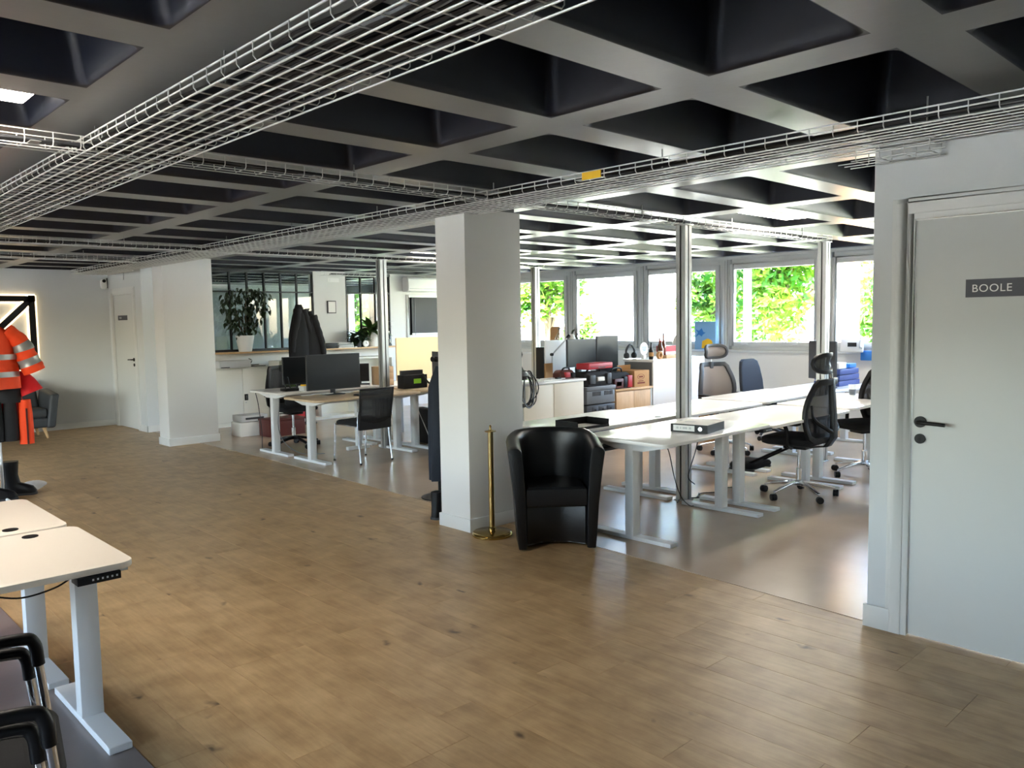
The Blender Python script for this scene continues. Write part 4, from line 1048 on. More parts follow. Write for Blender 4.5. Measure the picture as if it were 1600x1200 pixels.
# glowing geometric wall light
t = thing('wall_light', 'black bar wall light of square and diagonals with warm glowing edges', 'wall light', (2.74, YA, 1.53))
Hh = .565
def lbar(a, b, w):
    a = Vector((a[0], -.05, a[1])); b = Vector((b[0], -.05, b[1]))
    o = MB().bar(a, b, w, .05, (0, -1, 0)).build('bar', 'black', t)
    d = (b - a).normalized(); n = Vector((-d.z, 0, d.x))
    for s in (-1, 1):
        MB().bar(a + n * (s * (w / 2 + .014)) + Vector((0, .012, 0)), b + n * (s * (w / 2 + .014)) + Vector((0, .012, 0)), .028, .024, (0, -1, 0)).build('glowing_edge', 'ledstrip', o)
q = Hh - .05
for a, b in (((-Hh, q), (Hh, q)), ((-Hh, -q), (Hh, -q)), ((q, -Hh), (q, Hh)), ((-q, -Hh), (-q, Hh)), ((-q, -q), (q, q)), ((-.1, .1), (q, -q)), ((-q, q), (-.1, .1))): lbar(a, b, .085)

# wall camera
t = thing('security_camera', 'small white wall camera with black lens above the second door', 'camera', (4.30, 14.02, 2.335))
MB().prism(rrect(-.045, .045, -.11, .05, .04, 5), -.02, .03, Matrix(((1, 0, 0, 0), (0, 0, 1, -.02), (0, 1, 0, -.02), (0, 0, 0, 1)))).build('body', 'white', t, bevel=.006)
MB().cyl((0, -.04, 0), (0, -.052, 0), .026, seg=16).build('lens', 'black', t)
B(.05, .06, -.02, .0, -.11, .05).build('mount', 'darkgrey', t)
t = thing('ceiling_speaker_rail', 'thin white rail with hanging cord above the second door', 'rail', (4.30, 12.75, 2.43))
MB().tube([(0, -.1, 0), (0, 1.1, .0)], .012, 8).build('rail', 'white', t); MB().tube([(0, .3, 0), (.0, .32, -.12)], .004, 6).build('cord', 'grey', t); MB().cyl((0, 0, 0), (0, 0, .07), .004).cyl((0, 1, 0), (0, 1, .07), .004).build('bracket', 'white', t)

# ---------------------------------------------------------------- cabinets
t = thing('steel_cabinet', 'white two door steel cabinet beside the left column', 'cabinet', (5.725, 12.38, 0))
B(-.445, .445, -.165, .18, 0, .93).build('body', 'cabwhite', t, bevel=.004)
for s, n_ in ((-1, 'door'), (1, 'door')):
    dd = B(min(s * .002, s * .435), max(s * .002, s * .435), -.183, -.166, .07, .90).build('door', 'cabwhite', t, bevel=.003)
    if s > 0:
        B(.02, .08, -.190, -.183, .40, .50).build('lock_plate', 'black', dd, bevel=.003); B(.045, .055, -.196, -.190, .42, .48).build('lock_lever', 'chrome', dd); B(.03, .06, -.1845, -.183, .36, .375).build('maker_label', 'lgrey', dd)
B(-.445, .445, -.17, -.16, .0, .06).build('plinth', 'cabwhite', t)
t = thing('glass_case', 'flat pale grey case lying on the white steel cabinet', 'case', (5.58, 12.22, .93))
B(-.26, .25, -.12, .07, 0, .10).build('case_body', 'lgrey', t, bevel=.006); B(-.27, .27, -.125, .075, .10, .112).build('case_lid', 'lgrey', t, bevel=.003); B(-.24, -.1, -.122, -.12, .004, .018).build('latch', 'darkgrey', t)
t = thing('tablet_cable', 'dark tablet and curled cable on the white steel cabinet', 'tablet', (6.00, 12.24, .93))
B(-.10, .12, -.06, .06, 0, .012).build('tablet', 'darkgrey', t, bevel=.003); B(-.06, .10, -.05, .04, .012, .022).build('papers', 'paper', t)
MB().tube(smooth_path([(-.14, .0, .13), (-.09, -.01, .10), (-.12, -.02, .04), (-.05, -.03, .03), (.02, -.02, .03)], 5), .006, 6).build('cable', 'black', t)
cable('black cable behind the far desk end beside the white cabinet', [(6.20, 12.1, .6), (6.22, 12.08, .35), (6.24, 12.06, .01)], .02, 'darkgrey', 'floor_cable')

# plants on the ledge
def pot(t, r0, r1, h, m='white'):
    MB().lathe([(r0, 0), (r1, h), (r1 - .012, h), (r1 - .02, h - .03)], 28).build('pot', m, t)
    MB().lathe([(.0, h - .035), (r1 - .018, h - .035)], 20, cap=False).build('soil', 'soil', t)
def leaf_mesh(L, W, curl, m, name='leaf'):
    mb = MB(); n = 6; vs = []
    for i in range(n + 1):
        v = i / n; w = W * math.sin(PI * (v ** .8)) ** .8 if 0 < v < 1 else .002
        for s in (-1, 0, 1): vs.append((s * w, L * v, -curl * L * v * v + (abs(s)) * w * .25))
    fs = [(i * 3 + j, i * 3 + j + 1, i * 3 + j + 4, i * 3 + j + 3) for i in range(n) for j in range(2)]
    return mb.add(vs, fs).mesh(name, M[m])
t = thing('potted_tree', 'potted ficus tree with small dark leaves in a white pot on the ledge', 'plant', (5.915, 12.455, 1.165))
pot(t, .10, .148, .26)
lm = [leaf_mesh(.10, .024, c, 'leaf') for c in (.2, .4, .7)]
rr = random.Random(11)
for k in range(4):
    a = 1.6 * k; e = Vector((math.cos(a) * (.12 + .04 * k), math.sin(a) * .05, .55 + .11 * k))
    MB().tube(smooth_path([(0, 0, .22), (e.x * .4, e.y * .4, .42), (e.x * .75, e.y, e.z)], 5), [.012 - .0007 * i for i in range(11)], 6).build('stem', 'stem', t)
for k in range(290):
    while True:
        x, z = rr.uniform(-.36, .42), rr.uniform(.26, 1.08)
        c1 = ((x - .05) / .36) ** 2 + ((z - .76) / .30) ** 2 < 1; c2 = ((x + .22) / .16) ** 2 + ((z - .72) / .30) ** 2 < 1; c3 = ((x + .02) / .26) ** 2 + ((z - .42) / .16) ** 2 < 1; c4 = ((x - .30) / .14) ** 2 + ((z - .86) / .2) ** 2 < 1
        if c1 and rr.random() < .75 or c2 or c3 or c4: break
    y = rr.uniform(-.13, .10)
    put('leaf', lm[k % 3], t, (x, y, z), (rr.uniform(-1.3, -.2), rr.uniform(-.6, .6), rr.uniform(0, 2 * PI)))
t = thing('broadleaf_plant', 'broad leaved green plant in a white pot on the oak ledge', 'plant', (8.36, 12.45, 1.165))
pot(t, .095, .125, .26)
lb2 = [leaf_mesh(.34, .055, c, 'leaf2') for c in (.35, .6, .9)]
for k in range(34):
    a = 2 * PI * k / 34 + rr.uniform(-.1, .1); ti = rr.uniform(.1, 1.15)
    put('leaf', lb2[k % 3], t, (.03 * math.cos(a), .03 * math.sin(a), .24 + .1 * rr.random()), (ti, 0, a))
t = thing('small_plant', 'dark bushy plant beside the broad leaved one on the ledge', 'plant', (7.99, 12.38, 1.165))
pot(t, .06, .085, .12, 'darkgrey')
lb3 = [leaf_mesh(.22, .045, c, 'leaf') for c in (.3, .7)]
for k in range(40):
    a = rr.uniform(PI * .35, PI * 1.65); put('leaf', lb3[k % 2], t, (-.04 * math.sin(a), .03 * math.cos(a), .10 + .16 * rr.random()), (rr.uniform(-.1, .8), 0, a))
t = thing('round_clock', 'small white round desk clock in front of the plants', 'clock', (8.15, 12.36, 1.165))
MB().lathe([(.04, -.015), (.06, -.012), (.06, .012), (.04, .015)], 24).build('clock_case', 'white', t, loc=(0, 0, .062), rot=(PI / 2, 0, 0))
B(-.004, .004, -.018, -.015, .06, .10).build('hand', 'black', t); B(-.002, .03, -.018, -.015, .058, .064).build('hand', 'black', t)
t = thing('water_bottle', 'clear bottle standing on the ledge right of the plant', 'bottle', (8.72, 12.45, 1.165))
MB().lathe([(.035, 0), (.037, .02), (.037, .17), (.014, .22), (.014, .25)], 20).build('bottle_body', 'clear', t); MB().lathe([(.016, .25), (.016, .275)], 14).build('cap', 'white', t)
t = thing('wall_picture', 'small bright picture in a dark frame on the cream pier', 'picture', (7.60, YP - .02, 1.885))
B(-.085, .085, -.025, -.002, -.11, .11).build('frame', 'darkgrey', t, bevel=.003); B(-.07, .07, -.027, -.025, -.095, .095).build('print', 'paper', t)
t = thing('book_stack', 'pile of white magazines and a black box below the picture', 'magazines', (7.60, 12.42, 1.165))
B(-.30, -.05, -.10, .10, 0, .09).build('black_box', 'black', t, bevel=.004); B(-.40, -.31, -.10, .10, 0, .08).build('grey_box', 'grey', t, bevel=.004)
for k in range(4): B(-.04 + .02 * (k % 2), .34 - .03 * (k % 3), -.11 + .01 * k, .10, .024 * k, .024 * k + .018).build('magazine', ('paper', 'white', 'lgrey', 'paper')[k], t, bevel=.002)
B(-.235, .225, -.02, .1, .095, .1).build('cardboard_lid', 'paper', t)
t = thing('exit_plate', 'faint white emergency plate near the top of the pier', 'sign', (7.66, YP - .02, 2.36))
B(-.11, .11, -.008, -.001, -.035, .035).build('plate', 'white', t); B(-.08, -.075, -.0095, -.008, -.025, .025).build('mark', 'lgrey', t)

# air conditioner
t = thing('air_conditioner', 'white wall air conditioner above the black blind window', 'air conditioner', (9.62, YP - .005, 2.17))
prof = [(-.20, .02), (-.205, .10), (-.195, .24), (-.15, .28), (0, .28), (0, 0), (-.13, 0)]
MB().prism(prof, -.46, .46, Matrix(((0, 0, 1, 0), (1, 0, 0, 0), (0, 1, 0, 0), (0, 0, 0, 1)))).build('case', 'white', t, bevel=.012, seg=3)
B(-.42, .42, -.19, -.06, -.004, .012).build('louvre', 'lgrey', t, bevel=.003)
B(-.44, .44, -.207, -.20, .055, .06).build('front_seam', 'grey', t)

# ---------------------------------------------------------------- low cabinets and tools in front of the twin monitors
t = thing('low_cabinet', 'beige sliding door low cabinet with white top behind the rear desks', 'cabinet', (6.73, 6.55, 0))
B(-.51, .51, -.18, .20, .0, .87).build('body', 'trimw', t, bevel=.003); B(-.53, .53, -.21, .21, .87, .895).build('top', 'deskwhite', t, bevel=.003)
B(-.50, -.02, -.193, -.182, .04, .862).build('door', 'cabbeige', t, bevel=.002); B(-.02, .49, -.199, -.188, .04, .862).build('door', 'cabbeige', t, bevel=.002)
t = thing('papers', 'loose white papers on the beige low cabinet', 'papers', (6.80, 6.52, .895))
B(-.18, .12, -.10, .08, 0, .006).build('sheet', 'paper', t); B(-.02, .22, -.06, .12, .006, .014).build('sheet', 'white', t); B(.05, .12, -.09, -.05, .014, .03).build('stapler', 'black', t)
t = thing('tool_chest', 'grey plastic tool chest with vents between the low cabinets', 'tool chest', (7.54, 6.55, 0))
B(-.265, .265, -.20, .20, .03, .30).build('lower_box', 'darkgrey', t, bevel=.012); B(-.265, .265, -.20, .20, .31, .56).build('drawer_box', 'darkgrey', t, bevel=.012)
B(-.265, .265, -.20, .20, .57, .73).build('upper_box', 'grey', t, bevel=.012); B(-.275, .275, -.21, .21, .73, .785).build('lid', 'grey', t, bevel=.012)
for k in range(12):
    xx = -.16 + .028 * k + (.05 if k > 5 else 0); B(xx, xx + .012, -.204, -.199, .67, .72).build('vent_slot', 'groove', t)
for a, b in ((-.17, -.06), (-.05, .10), (.11, .24)): d_ = B(a, b, -.206, -.199, .45, .54).build('drawer_front', 'darkgrey', t, bevel=.003); B((a + b) / 2 - .012, (a + b) / 2 + .012, -.21, -.206, .49, .51).build('pull', 'black', d_)
for sx in (-1, 1): B(sx * .2 - .03, sx * .2 + .03, -.15, .15, 0, .03).build('foot', 'black', t)
def tool_bag(label, x, y, z, w, d, h, main, panels, rz=0):
    t = thing('tool_bag', label, 'tool bag', (x, y, z), rz)
    rings = []
    for v, s in ((0, .95), (.1, 1.0), (.6, 1.02), (.9, .92), (1.0, .80)):
        rings.append([(a * s + .006 * math.sin(20 * b + 7 * v), b * s * (1 - .25 * v), v * h) for a, b in rrect(-w / 2, w / 2, -d / 2, d / 2, .05, 4)])
    body = MB().ring(rings).build('bag_body', main, t)
    for (a, b, z0, z1, m_) in panels: B(a, b, -d / 2 - .012, -d / 2 + .03, z0, z1).build('pocket', m_, t, bevel=.008)
    MB().tube(smooth_path([(-w * .28, -.03, h * .9), (-w * .2, -.04, h * 1.22), (0, -.04, h * 1.3), (w * .2, -.04, h * 1.22), (w * .28, -.03, h * .9)], 5), .011, 8).build('handle', 'black', t)
    return t
tool_bag('black open tool bag on the grey tool chest', 7.53, 6.50, .785, .48, .30, .17, 'blacksoft', [(-.06, .07, .06, .11, 'paper'), (-.20, -.10, .03, .14, 'darkgrey'), (.12, .20, .02, .15, 'darkgrey')])
t = thing('tool_case', 'red tool case lying on top of the black tool bag', 'tool case', (7.55, 6.46, .99), math.radians(3))
o = B(-.24, .24, -.10, .10, 0, .075); o.build('case_shell', 'redpl', t, bevel=.014, seg=3); B(-.21, .21, -.103, -.10, .03, .036).build('seam', 'maroon', t); B(-.06, .08, -.104, -.10, .012, .026).build('latch', 'maroon', t)
tool_bag('red and black tool bag on the light wood cabinet', 8.03, 6.55, .715, .44, .28, .20, 'blacksoft', [(-.17, .01, .01, .13, 'maroon'), (.02, .09, .02, .15, 'black'), (.10, .19, .01, .16, 'redpl'), (-.14, -.02, .03, .10, 'card')])
tool_bag('small dark red tool pouch at the right end of the beige cabinet', 7.10, 6.56, .895, .24, .20, .10, 'maroon', [(-.08, .0, .02, .08, 'redpl'), (.03, .09, .01, .07, 'blacksoft')])
t = thing('wood_cabinet', 'light wood low cabinet carrying bags and a carton', 'cabinet', (8.205, 6.56, 0))
B(-.37, .37, -.18, .20, 0, .69).build('body', 'oak', t, bevel=.003); B(-.385, .385, -.21, .21, .69, .715).build('top', 'oak', t, bevel=.002)
B(-.36, -.003, -.196, -.182, .04, .68).build('door', 'oak', t, bevel=.002); B(.003, .34, -.196, -.182, .04, .68).build('door', 'oak', t, bevel=.002); B(.345, .37, -.197, -.18, 0, .69).build('edge_strip', 'trimw', t)
t = thing('carton', 'cardboard carton with brown print on the light wood cabinet', 'carton', (8.42, 6.55, .715), math.radians(-2))
B(-.15, .15, -.15, .15, 0, .21).build('carton_body', 'card', t, bevel=.003)
MB().ring([[(-.02 + .07 * q * math.cos(2 * PI * j / 20), -.1505 - e, .13 + .035 * q * math.sin(2 * PI * j / 20)) for j in range(20)] for q, e in ((1, 0), (.88, 0), (.88, .001), (1, .001))], closed=True).build('oval_print', 'print', t)
for a, b, z0, z1 in ((-.06, .02, .12, .14), (-.09, .06, .04, .06), (-.07, .03, .07, .08)): B(a, b, -.1515, -.1502, z0, z1).build('lettering', 'print', t)
MB().prism([(-.15, -.15), (.15, -.15), (.13, -.24), (-.13, -.24)], .21, .213, Matrix.Translation((0, 0, 0)) @ Matrix(((1, 0, 0, 0), (0, -1, 0, -.0), (0, 0, 1, 0), (0, 0, 0, 1)))).build('flap', 'card', t) if False else B(-.13, .13, .15, .16, .20, .27).build('flap', 'card', t)
t = thing('tall_cabinet', 'white tall sideboard with end tinted as shaded, carrying bottles', 'cabinet', (9.20, 6.66, 0))
B(-.595, .60, -.30, .18, 0, 1.035).build('body', 'white', t, bevel=.004); B(-.60, -.594, -.28, .17, .02, 1.02).build('shaded_end_panel', 'grey', t); B(-.61, .61, -.31, .19, 1.035, 1.055).build('top', 'deskwhite', t, bevel=.003)  # grey on the end panel paints in the weaker light on that side
t = thing('sideboard_left', 'grey white filing cabinet against the window wall behind the upright monitor', 'cabinet', (9.55, 8.95, 0))
B(-.55, .55, -.22, .25, 0, 1.08).build('body', 'lgrey', t, bevel=.004)
for k in range(3): B(-.54 + .36 * k, -.2 + .36 * k, -.235, -.222, .05, 1.06).build('door', 'lgrey', t, bevel=.003)

def bottle(label, x, y, z, h, r, m, cap='black', band=None, group='bottles on the white sideboard'):
    t = thing('bottle', label, 'bottle', (x, y, z), 0, group)
    MB().lathe([(r * .9, 0), (r, .01), (r, h * .52), (r * .35, h * .74), (r * .32, h * .94)], 16).build('bottle_body', m, t)
    MB().lathe([(r * .36, h * .92), (r * .36, h)], 12).build('cap', cap, t)
    if band: MB().lathe([(r * 1.02, h * .18), (r * 1.02, h * .42)], 16, cap=False).build('bottle_label', band, t)
ZS = 1.055
bottle('tall brown bottle with dark neck on the white sideboard', 9.05, 6.52, ZS, .335, .034, 'amber', 'soil', 'print')
bottle('shorter brown bottle left of the tallest bottle', 8.965, 6.50, ZS, .24, .036, 'amber', 'redpl', 'paper')
bottle('brown bottle behind the tallest bottle on the sideboard', 9.10, 6.62, ZS, .27, .034, 'amber', 'soil')
bottle('dark bottle with pale label at the left end of the sideboard', 8.68, 6.45, ZS, .22, .032, 'black', 'black', 'card')
bottle('squat jar with green lid at the right end of the sideboard', 9.46, 6.55, ZS, .17, .045, 'clear', 'green', 'yellow')
t = thing('gift_box', 'red and white striped box behind the bottles', 'box', (9.25, 6.62, ZS))
for k, m_ in enumerate(('redpl', 'paper', 'redpl', 'redpl')): B(-.13, .13, -.07, .07, .04 * k, .04 * k + .04).build('stripe', m_, t)
t = thing('wood_tray', 'shallow pale wood tray in front of the bottles', 'tray', (9.12, 6.41, ZS))
B(-.20, .22, -.035, .035, 0, .045).build('tray_body', 'oak', t, bevel=.003)
t = thing('tape_roll', 'brown tape roll on the front edge of the sideboard', 'tape', (8.80, 6.40, ZS))
MB().ring([[(r_ * math.cos(2 * PI * j / 20), q, .05 + r_ * math.sin(2 * PI * j / 20)) for j in range(20)] for r_, q in ((.05, -.02), (.05, .02), (.03, .02), (.03, -.02))], closed=True).build('roll', 'card', t)
t = thing('round_sign', 'round white badge with faint lettering beside the brown tape', 'badge', (8.72, 6.60, ZS))
MB().lathe([(.085, -.006), (.088, 0), (.085, .006)], 28).build('disc', 'white', t, loc=(0, 0, .135), rot=(PI / 2, 0, 0))
for k in range(3): B(-.05 + .01 * k, .05 - .01 * k, -.0085, -.0062, .15 - .022 * k, .16 - .022 * k).build('lettering', 'pblue', t)
B(-.03, .03, -.02, .02, 0, .05).build('badge_foot', 'white', t)
t = thing('headphones', 'grey curved headset standing on the sideboard end', 'headset', (8.66, 6.78, ZS))
MB().tube(smooth_path([(-.08, 0, .03), (-.085, 0, .12), (0, 0, .19), (.085, 0, .12), (.08, 0, .03)], 6), .014, 8).build('band', 'darkgrey', t)
for s in (-1, 1): MB().lathe([(.03, 0), (.042, .01), (.042, .03), (.03, .04)], 16).build('ear_cup', 'darkgrey', t, loc=(s * .08 - .02 * s, 0, .045), rot=(0, s * PI / 2, 0))
t = thing('black_pot', 'black spherical kettle on the window side cabinet', 'kettle', (9.95, 8.80, 1.08))
MB().lathe([(.05, 0), (.085, .04), (.09, .08), (.07, .13), (.02, .15)], 20).build('kettle_body', 'black', t); MB().tube(smooth_path([(-.06, 0, .13), (0, 0, .19), (.06, 0, .13)], 5), .009, 8).build('handle', 'white', t)
t = thing('water_jug', 'clear water jug with label by the window', 'bottle', (9.46, 8.82, 1.08))
MB().lathe([(.07, 0), (.075, .02), (.075, .22), (.03, .30), (.02, .36)], 20).build('jug_body', 'clear', t); MB().lathe([(.077, .10), (.077, .16)], 20, cap=False).build('jug_label', 'pblue', t); MB().lathe([(.025, .36), (.025, .385)], 14).build('cap', 'grey', t)
t = thing('blue_bin', 'pale blue storage tray beside the water jug', 'tray', (9.22, 8.82, 1.08))
B(-.14, .14, -.10, .10, 0, .07).build('tray_body', 'pblue', t, bevel=.006); B(-.15, .15, -.11, .11, .07, .085).build('rim', 'mblue', t, bevel=.003)
t = thing('dark_mugs', 'dark blue mug between the water jug and the kettle', 'mug', (9.70, 8.80, 1.08))
MB().lathe([(.04, 0), (.045, .11), (.04, .11), (.036, .01)], 18).build('mug_body', 'blue', t); MB().tube(smooth_path([(.04, 0, .09), (.075, 0, .07), (.04, 0, .03)], 5), .006, 6).build('handle', 'blue', t)

# behind the cabinet: lamp, board, carton panel, flowers
t = thing('desk_lamp', 'angled desk lamp with white shade left of the twin monitors', 'lamp', (7.86, 7.35, .74))
MB().lathe([(.09, 0), (.09, .015), (.02, .02)], 20).build('lamp_base', 'darkgrey', t, loc=(-.15, 0, 0))
MB().tube([(-.15, 0, .02), (-.12, 0, .40)], .009, 8).tube([(-.12, 0, .40), (.17, -.02, .62)], .010, 8).build('lamp_arm', 'lgrey', t)
MB().cyl((.15, -.02, .61), (.19, -.02, .64), .022).cyl((-.13, -.015, .40), (-.13, .015, .40), .02).build('joint', 'black', t)
MB().lathe([(.03, 0), (.045, -.04), (.07, -.12), (.064, -.12), (.04, -.04)], 18, cap=False).build('lamp_shade', 'white', t, loc=(.24, -.02, .66))
t = thing('white_board', 'pale board leaning behind the twin monitors', 'board', (8.02, 7.56, .74))
B(-.20, .22, 0, .012, 0, .58).build('board_panel', 'white', t)
t = thing('cardboard_panel', 'brown cardboard sheet leaning on the window sill', 'cardboard', (10.855, 10.25, 1.10), math.radians(0))
MB().prism([(-.13, 0), (.10, 0), (.14, .36), (.10, .38), (-.06, .37), (-.10, .34)], 0, .008, Matrix(((0, 0, 1, 0), (-1, 0, 0, 0), (.0, 1, 0, 0), (0, 0, 0, 1)))).build('sheet', 'card', t)
t = thing('flower_vase', 'dark twiggy flowers in a vase above the left twin monitor', 'plant', (8.92, 7.95, .74))
MB().lathe([(.04, 0), (.05, .12), (.03, .30), (.035, .42)], 18).build('vase', 'black', t)
for k in range(14):
    a = rr.uniform(0, 2 * PI); q = rr.uniform(.02, .14); h = rr.uniform(.5, .74); MB().tube([(0, 0, .38), (q * math.cos(a), q * .6 * math.sin(a), h)], .003, 4).build('stem', 'stem', t)
    put('leaf', lm[k % 3], t, (q * math.cos(a), q * .6 * math.sin(a), h - .03), (rr.uniform(-1, .5), 0, a))
t = thing('orange_folder', 'orange cardboard folder leaning beside the chair headrest', 'folder', (7.62, 7.30, .74), math.radians(10))
B(-.09, .09, 0, .015, 0, .29).build('folder_body', 'card', t); B(-.085, .085, -.002, .0, .02, .27).build('folder_sheet', 'card', t)
t = thing('carton', 'crumpled brown paper carton beside the thick column', 'carton', (6.62, 7.20, .74))
B(-.16, .12, -.12, .12, 0, .27).build('carton_body', 'card', t, bevel=.02); B(-.14, .05, -.13, -.12, .05, .22).build('torn_flap', 'card', t); B(-.12, .16, -.02, .16, .27, .36).build('upper_sheet', 'paper', t)
t = thing('speaker', 'black upright speaker beside the far post', 'speaker', (8.50, 8.25, .74))
B(-.08, .08, -.08, .08, 0, .46).build('cabinet_box', 'black', t, bevel=.006); MB().cyl((0, -.08, .15), (0, -.086, .15), .05).cyl((0, -.08, .33), (0, -.086, .33), .03).build('cone', 'darkgrey', t)

# cable coil hung at the column
t = thing('cable_coil', 'hanging coil of black cables at the right edge of the column', 'cable coil', (6.03, 6.26, 0))
MB().tube([(.0, .10, 0.02), (.0, .10, 1.02)], .016, 10).build('stand_pole', 'lgrey', t); MB().lathe([(.14, 0), (.14, .02)], 16, (0, .1, 0)).build('stand_foot', 'darkgrey', t)
for k in range(9):
    rr2 = random.Random(50 + k); cxx = rr2.uniform(.06, .14); rx, rz_ = rr2.uniform(.06, .20), rr2.uniform(.16, .22); yy = rr2.uniform(-.05, .05)
    pts = [(cxx + rx * math.sin(a) * (1 + .1 * math.sin(3 * a + k)) + .04, yy + .02 * math.cos(a + k), .84 + rz_ * math.cos(a)) for a in [2 * PI * j / 24 for j in range(25)]]
    MB().tube(pts, .0065, 6).build('loop', 'black' if k % 4 else 'grey', t)
MB().tube([(-.04, .10, 1.0), (-.04, -.08, 1.01)], .012, 8).build('hook', 'lgrey', t)
MB().lathe([(.10, .96), (.13, 1.0), (.11, 1.05), (.05, 1.07)], 18).build('cable_drum', 'black', t)

# window side things on the right
t = thing('desk_phone', 'grey desk phone with screen standing on the window sill', 'phone', (10.72, 4.68, 1.10), math.radians(-70))
MB().prism([(-.10, 0), (.10, 0), (.10, .02), (-.02, .17), (-.10, .19)], -.14, .14, Matrix(((0, 0, 1, 0), (-1, 0, 0, 0), (0, 1, 0, 0), (0, 0, 0, 1)))).build('phone_body', 'lgrey', t, bevel=.006)
B(-.05, .06, -.075, -.06, .075, .13).build('phone_screen', 'screen', t); MB().tube([(.11, -.08, .06), (.11, .08, .20)], .02, 8).build('handset', 'lgrey', t)
t = thing('file_boxes', 'stack of dark blue file boxes on the desk nearest the windows', 'boxes', (9.90, 4.50, .73))
for k in range(3): B(-.30 + .01 * k, .28 - .015 * k, -.16, .16, .07 * k, .07 * k + .062).build('file_box', 'blue', t, bevel=.004)
B(-.22, -.02, -.12, .08, .21, .28).build('printed_sheet', 'paper', t); B(.04, .22, -.14, .10, .21, .26).build('upper_box', 'mblue', t, bevel=.004)
t = thing('blue_cloth', 'small blue cloth hanging over the sill below the phone', 'cloth', (10.80, 4.52, 1.02))
B(-.03, .0, -.09, .07, -.03, .10).build('cloth', 'mblue', t, bevel=.01)
t = thing('picture_bag', 'blue and yellow picture panel leaning on the window behind the grey chair', 'picture', (10.80, 7.01, 1.10))
B(0, .012, -.19, .18, .0, .43).build('panel', 'pblue', t, bevel=.004)
MB().prism([(-.17, .02), (.05, .02), (.04, .13), (-.06, .17), (-.13, .14)], -.003, -.001, Matrix(((0, 0, 1, 0), (1, 0, 0, 0), (0, 1, 0, 0), (0, 0, 0, 1)))).build('yellow_patch', 'yellow', t)
MB().prism([(.05, .20), (.10, .23), (.16, .19), (.12, .26), (.16, .31), (.10, .29), (.05, .33), (.02, .27), (-.02, .26), (.03, .23)], -.003, -.001, Matrix(((0, 0, 1, 0), (1, 0, 0, 0), (0, 1, 0, 0), (0, 0, 0, 1)))).build('blue_figure', 'mblue', t)
MB().tube(smooth_path([(.006, -.04, .43), (.006, 0, .46), (.006, .04, .43)], 4), .005, 6).build('hook', 'darkgrey', t)
t = thing('paper_lamp', 'round white paper lamp beside the post on the sideboard', 'lamp', (9.66, 6.66, ZS))
MB().lathe([(.05, 0), (.055, .02), (.09, .06), (.12, .14), (.12, .20), (.09, .28), (.05, .31)], 24).build('lamp_body', 'white', t); MB().lathe([(.045, .30), (.045, .315)], 16).build('rim', 'lgrey', t)
t = thing('small_carton', 'small carton on the floor level shelf behind the grey chair', 'carton', (9.05, 5.75, .0))
B(-.14, .14, -.12, .12, 0, .30).build('carton_body', 'card', t, bevel=.003); B(-.14, .14, -.12, .12, .30, .68).build('upper_carton', 'card', t, bevel=.003); B(-.02, .02, -.1205, -.12, 0, .68).build('tape', 'lgrey', t)
t = thing('floor_cables', 'loose dark cables on the floor below the middle desks', 'cables', (6.0, 3.9, .003))
for k in range(3): MB().tube(smooth_path([(-.25 + .3 * k, .1, .006), (-.1 + .3 * k, .16, .006), (.05 + .3 * k, .08, .006), (.2 + .3 * k, .18, .006)], 5), .005, 6).build('cable', 'black', t)

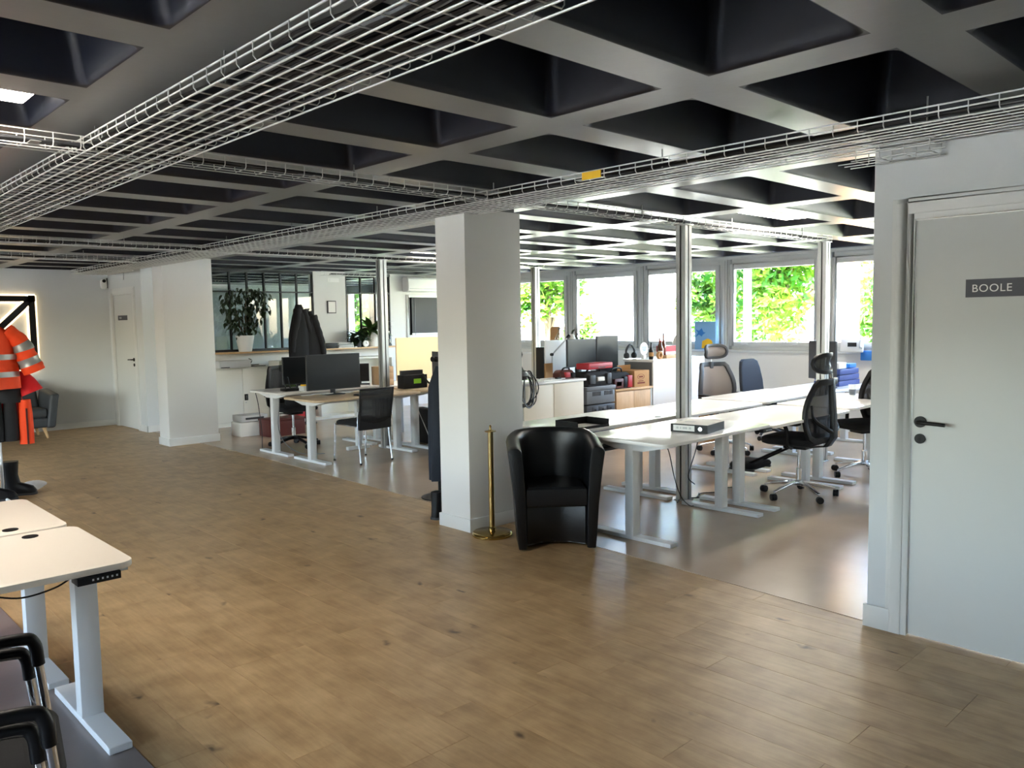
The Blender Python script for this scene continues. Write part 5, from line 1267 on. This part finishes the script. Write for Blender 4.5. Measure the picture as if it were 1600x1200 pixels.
# ---------------------------------------------------------------- outdoors
struct(B(XW + .31, 90, -60, 90, -.7, -.5).build('ground_outside', 'asphalt'), 'pale paved ground outside the windows', 'ground')
struct(B(-60, XL - .21, -60, 90, -.7, -.5).build('ground_outside_left', 'asphalt'), 'paved ground outside the unseen left facade', 'ground')
tag(B(13.5, 22, -30, 60, -.5, -.42).build('lawn', 'grass'), 'strip of grass under the trees outside', 'lawn')['kind'] = 'structure'
def tree(label, x, y, h, r, seed, n=5200):
    t = thing('tree', label, 'tree', (x, y, -.45), 0, 'trees outside the windows')
    rr = random.Random(seed)
    MB().tube(smooth_path([(0, 0, 0), (.05, .04, h * .25), (-.04, .02, h * .55), (0, 0, h * .85)], 4), [.16 - .009 * i for i in range(13)], 8).build('trunk', 'bark', t)
    cl = [(rr.uniform(-r, r) * .7, rr.uniform(-r, r) * .7, h * rr.uniform(.32, .95), r * rr.uniform(.28, .55)) for _ in range(26)]
    for k in range(6):
        c = cl[k]; MB().tube([(0, 0, h * .35), (c[0] * .8, c[1] * .8, c[2])], [.05, .02], 5).build('branch', 'bark', t)
    mb = MB(); vs = []; fs = []
    for k in range(n):
        c = cl[k % len(cl)]; d = Vector((rr.gauss(0, 1), rr.gauss(0, 1), rr.gauss(0, 1))).normalized() * c[3] * rr.random() ** .45
        p = Vector((c[0], c[1], c[2])) + d; a = Vector((rr.gauss(0, 1), rr.gauss(0, 1), rr.gauss(0, 1))).normalized(); b = a.orthogonal().normalized(); s = rr.uniform(.08, .15)
        i = len(vs); vs += [p - a * s, p + b * s * .55, p + a * s, p - b * s * .55]; fs.append((i, i + 1, i + 2, i + 3))
    me = bpy.data.meshes.new('foliage'); me.from_pydata([tuple(v) for v in vs], [], fs); me.materials.append(M['treeleaf']); o = put('foliage', me, t); o['kind'] = 'stuff'
tree('large leafy tree filling the window behind the navy chair', 17.5, 9.35, 5.6, 2.4, 1, 11000)
tree('leafy tree seen in the window behind the grey chair', 19.5, 12.3, 4.2, 1.0, 2, 3500)
tree('bright green tree in the window nearest the thick column', 15.8, 15.1, 4.6, 1.25, 3, 4200)
tree('small tree in the window at the right wall edge', 21.5, 8.2, 3.4, 1.2, 4, 3000)
tree('tree seen through the back glazing', 15.0, 18.6, 4.8, 2.0, 5)
tree('tree seen further back through the glazing', 15.5, 23.5, 5.0, 2.0, 6)
bd = thing('building', 'white building across the street with pale blue windows', 'building', (34, 27.7, -.5))
B(0, 8, -24, 20, 0, 9).build('facade', 'skyw', bd)
for k in range(6):
    for z in (1.3, 4.4): w_ = B(-.06, .02, -18.5 + 6 * k, -17.2 + 6 * k, z, z + 1.7).build('window', 'lgrey', bd); B(-.08, -.05, -18.4 + 6 * k, -17.3 + 6 * k, z + .1, z + 1.6).build('pane', 'winblue', w_)
B(-.15, 8, -24, 20, 9, 9.3).build('parapet', 'lgrey', bd)
t = thing('lamp_post', 'white street pole outside the window behind the navy chair', 'pole', (14.4, 8.37, -.5))
MB().lathe([(.09, 0), (.08, .1), (.07, 5.5), (.05, 5.6)], 14).build('pole', 'white', t); B(-.14, .14, -.14, .14, 0, .03).build('base_plate', 'lgrey', t)
pf = thing('facade_pier', 'tan brick pier outside the window at the right wall edge', 'pier', (12.4, 5.47, -.5))
B(-.15, .15, -.10, .10, 0, 4.5).build('pier_body', 'card', pf); B(-.18, .18, -.13, .13, 0, .2).build('pier_base', 'lgrey', pf)
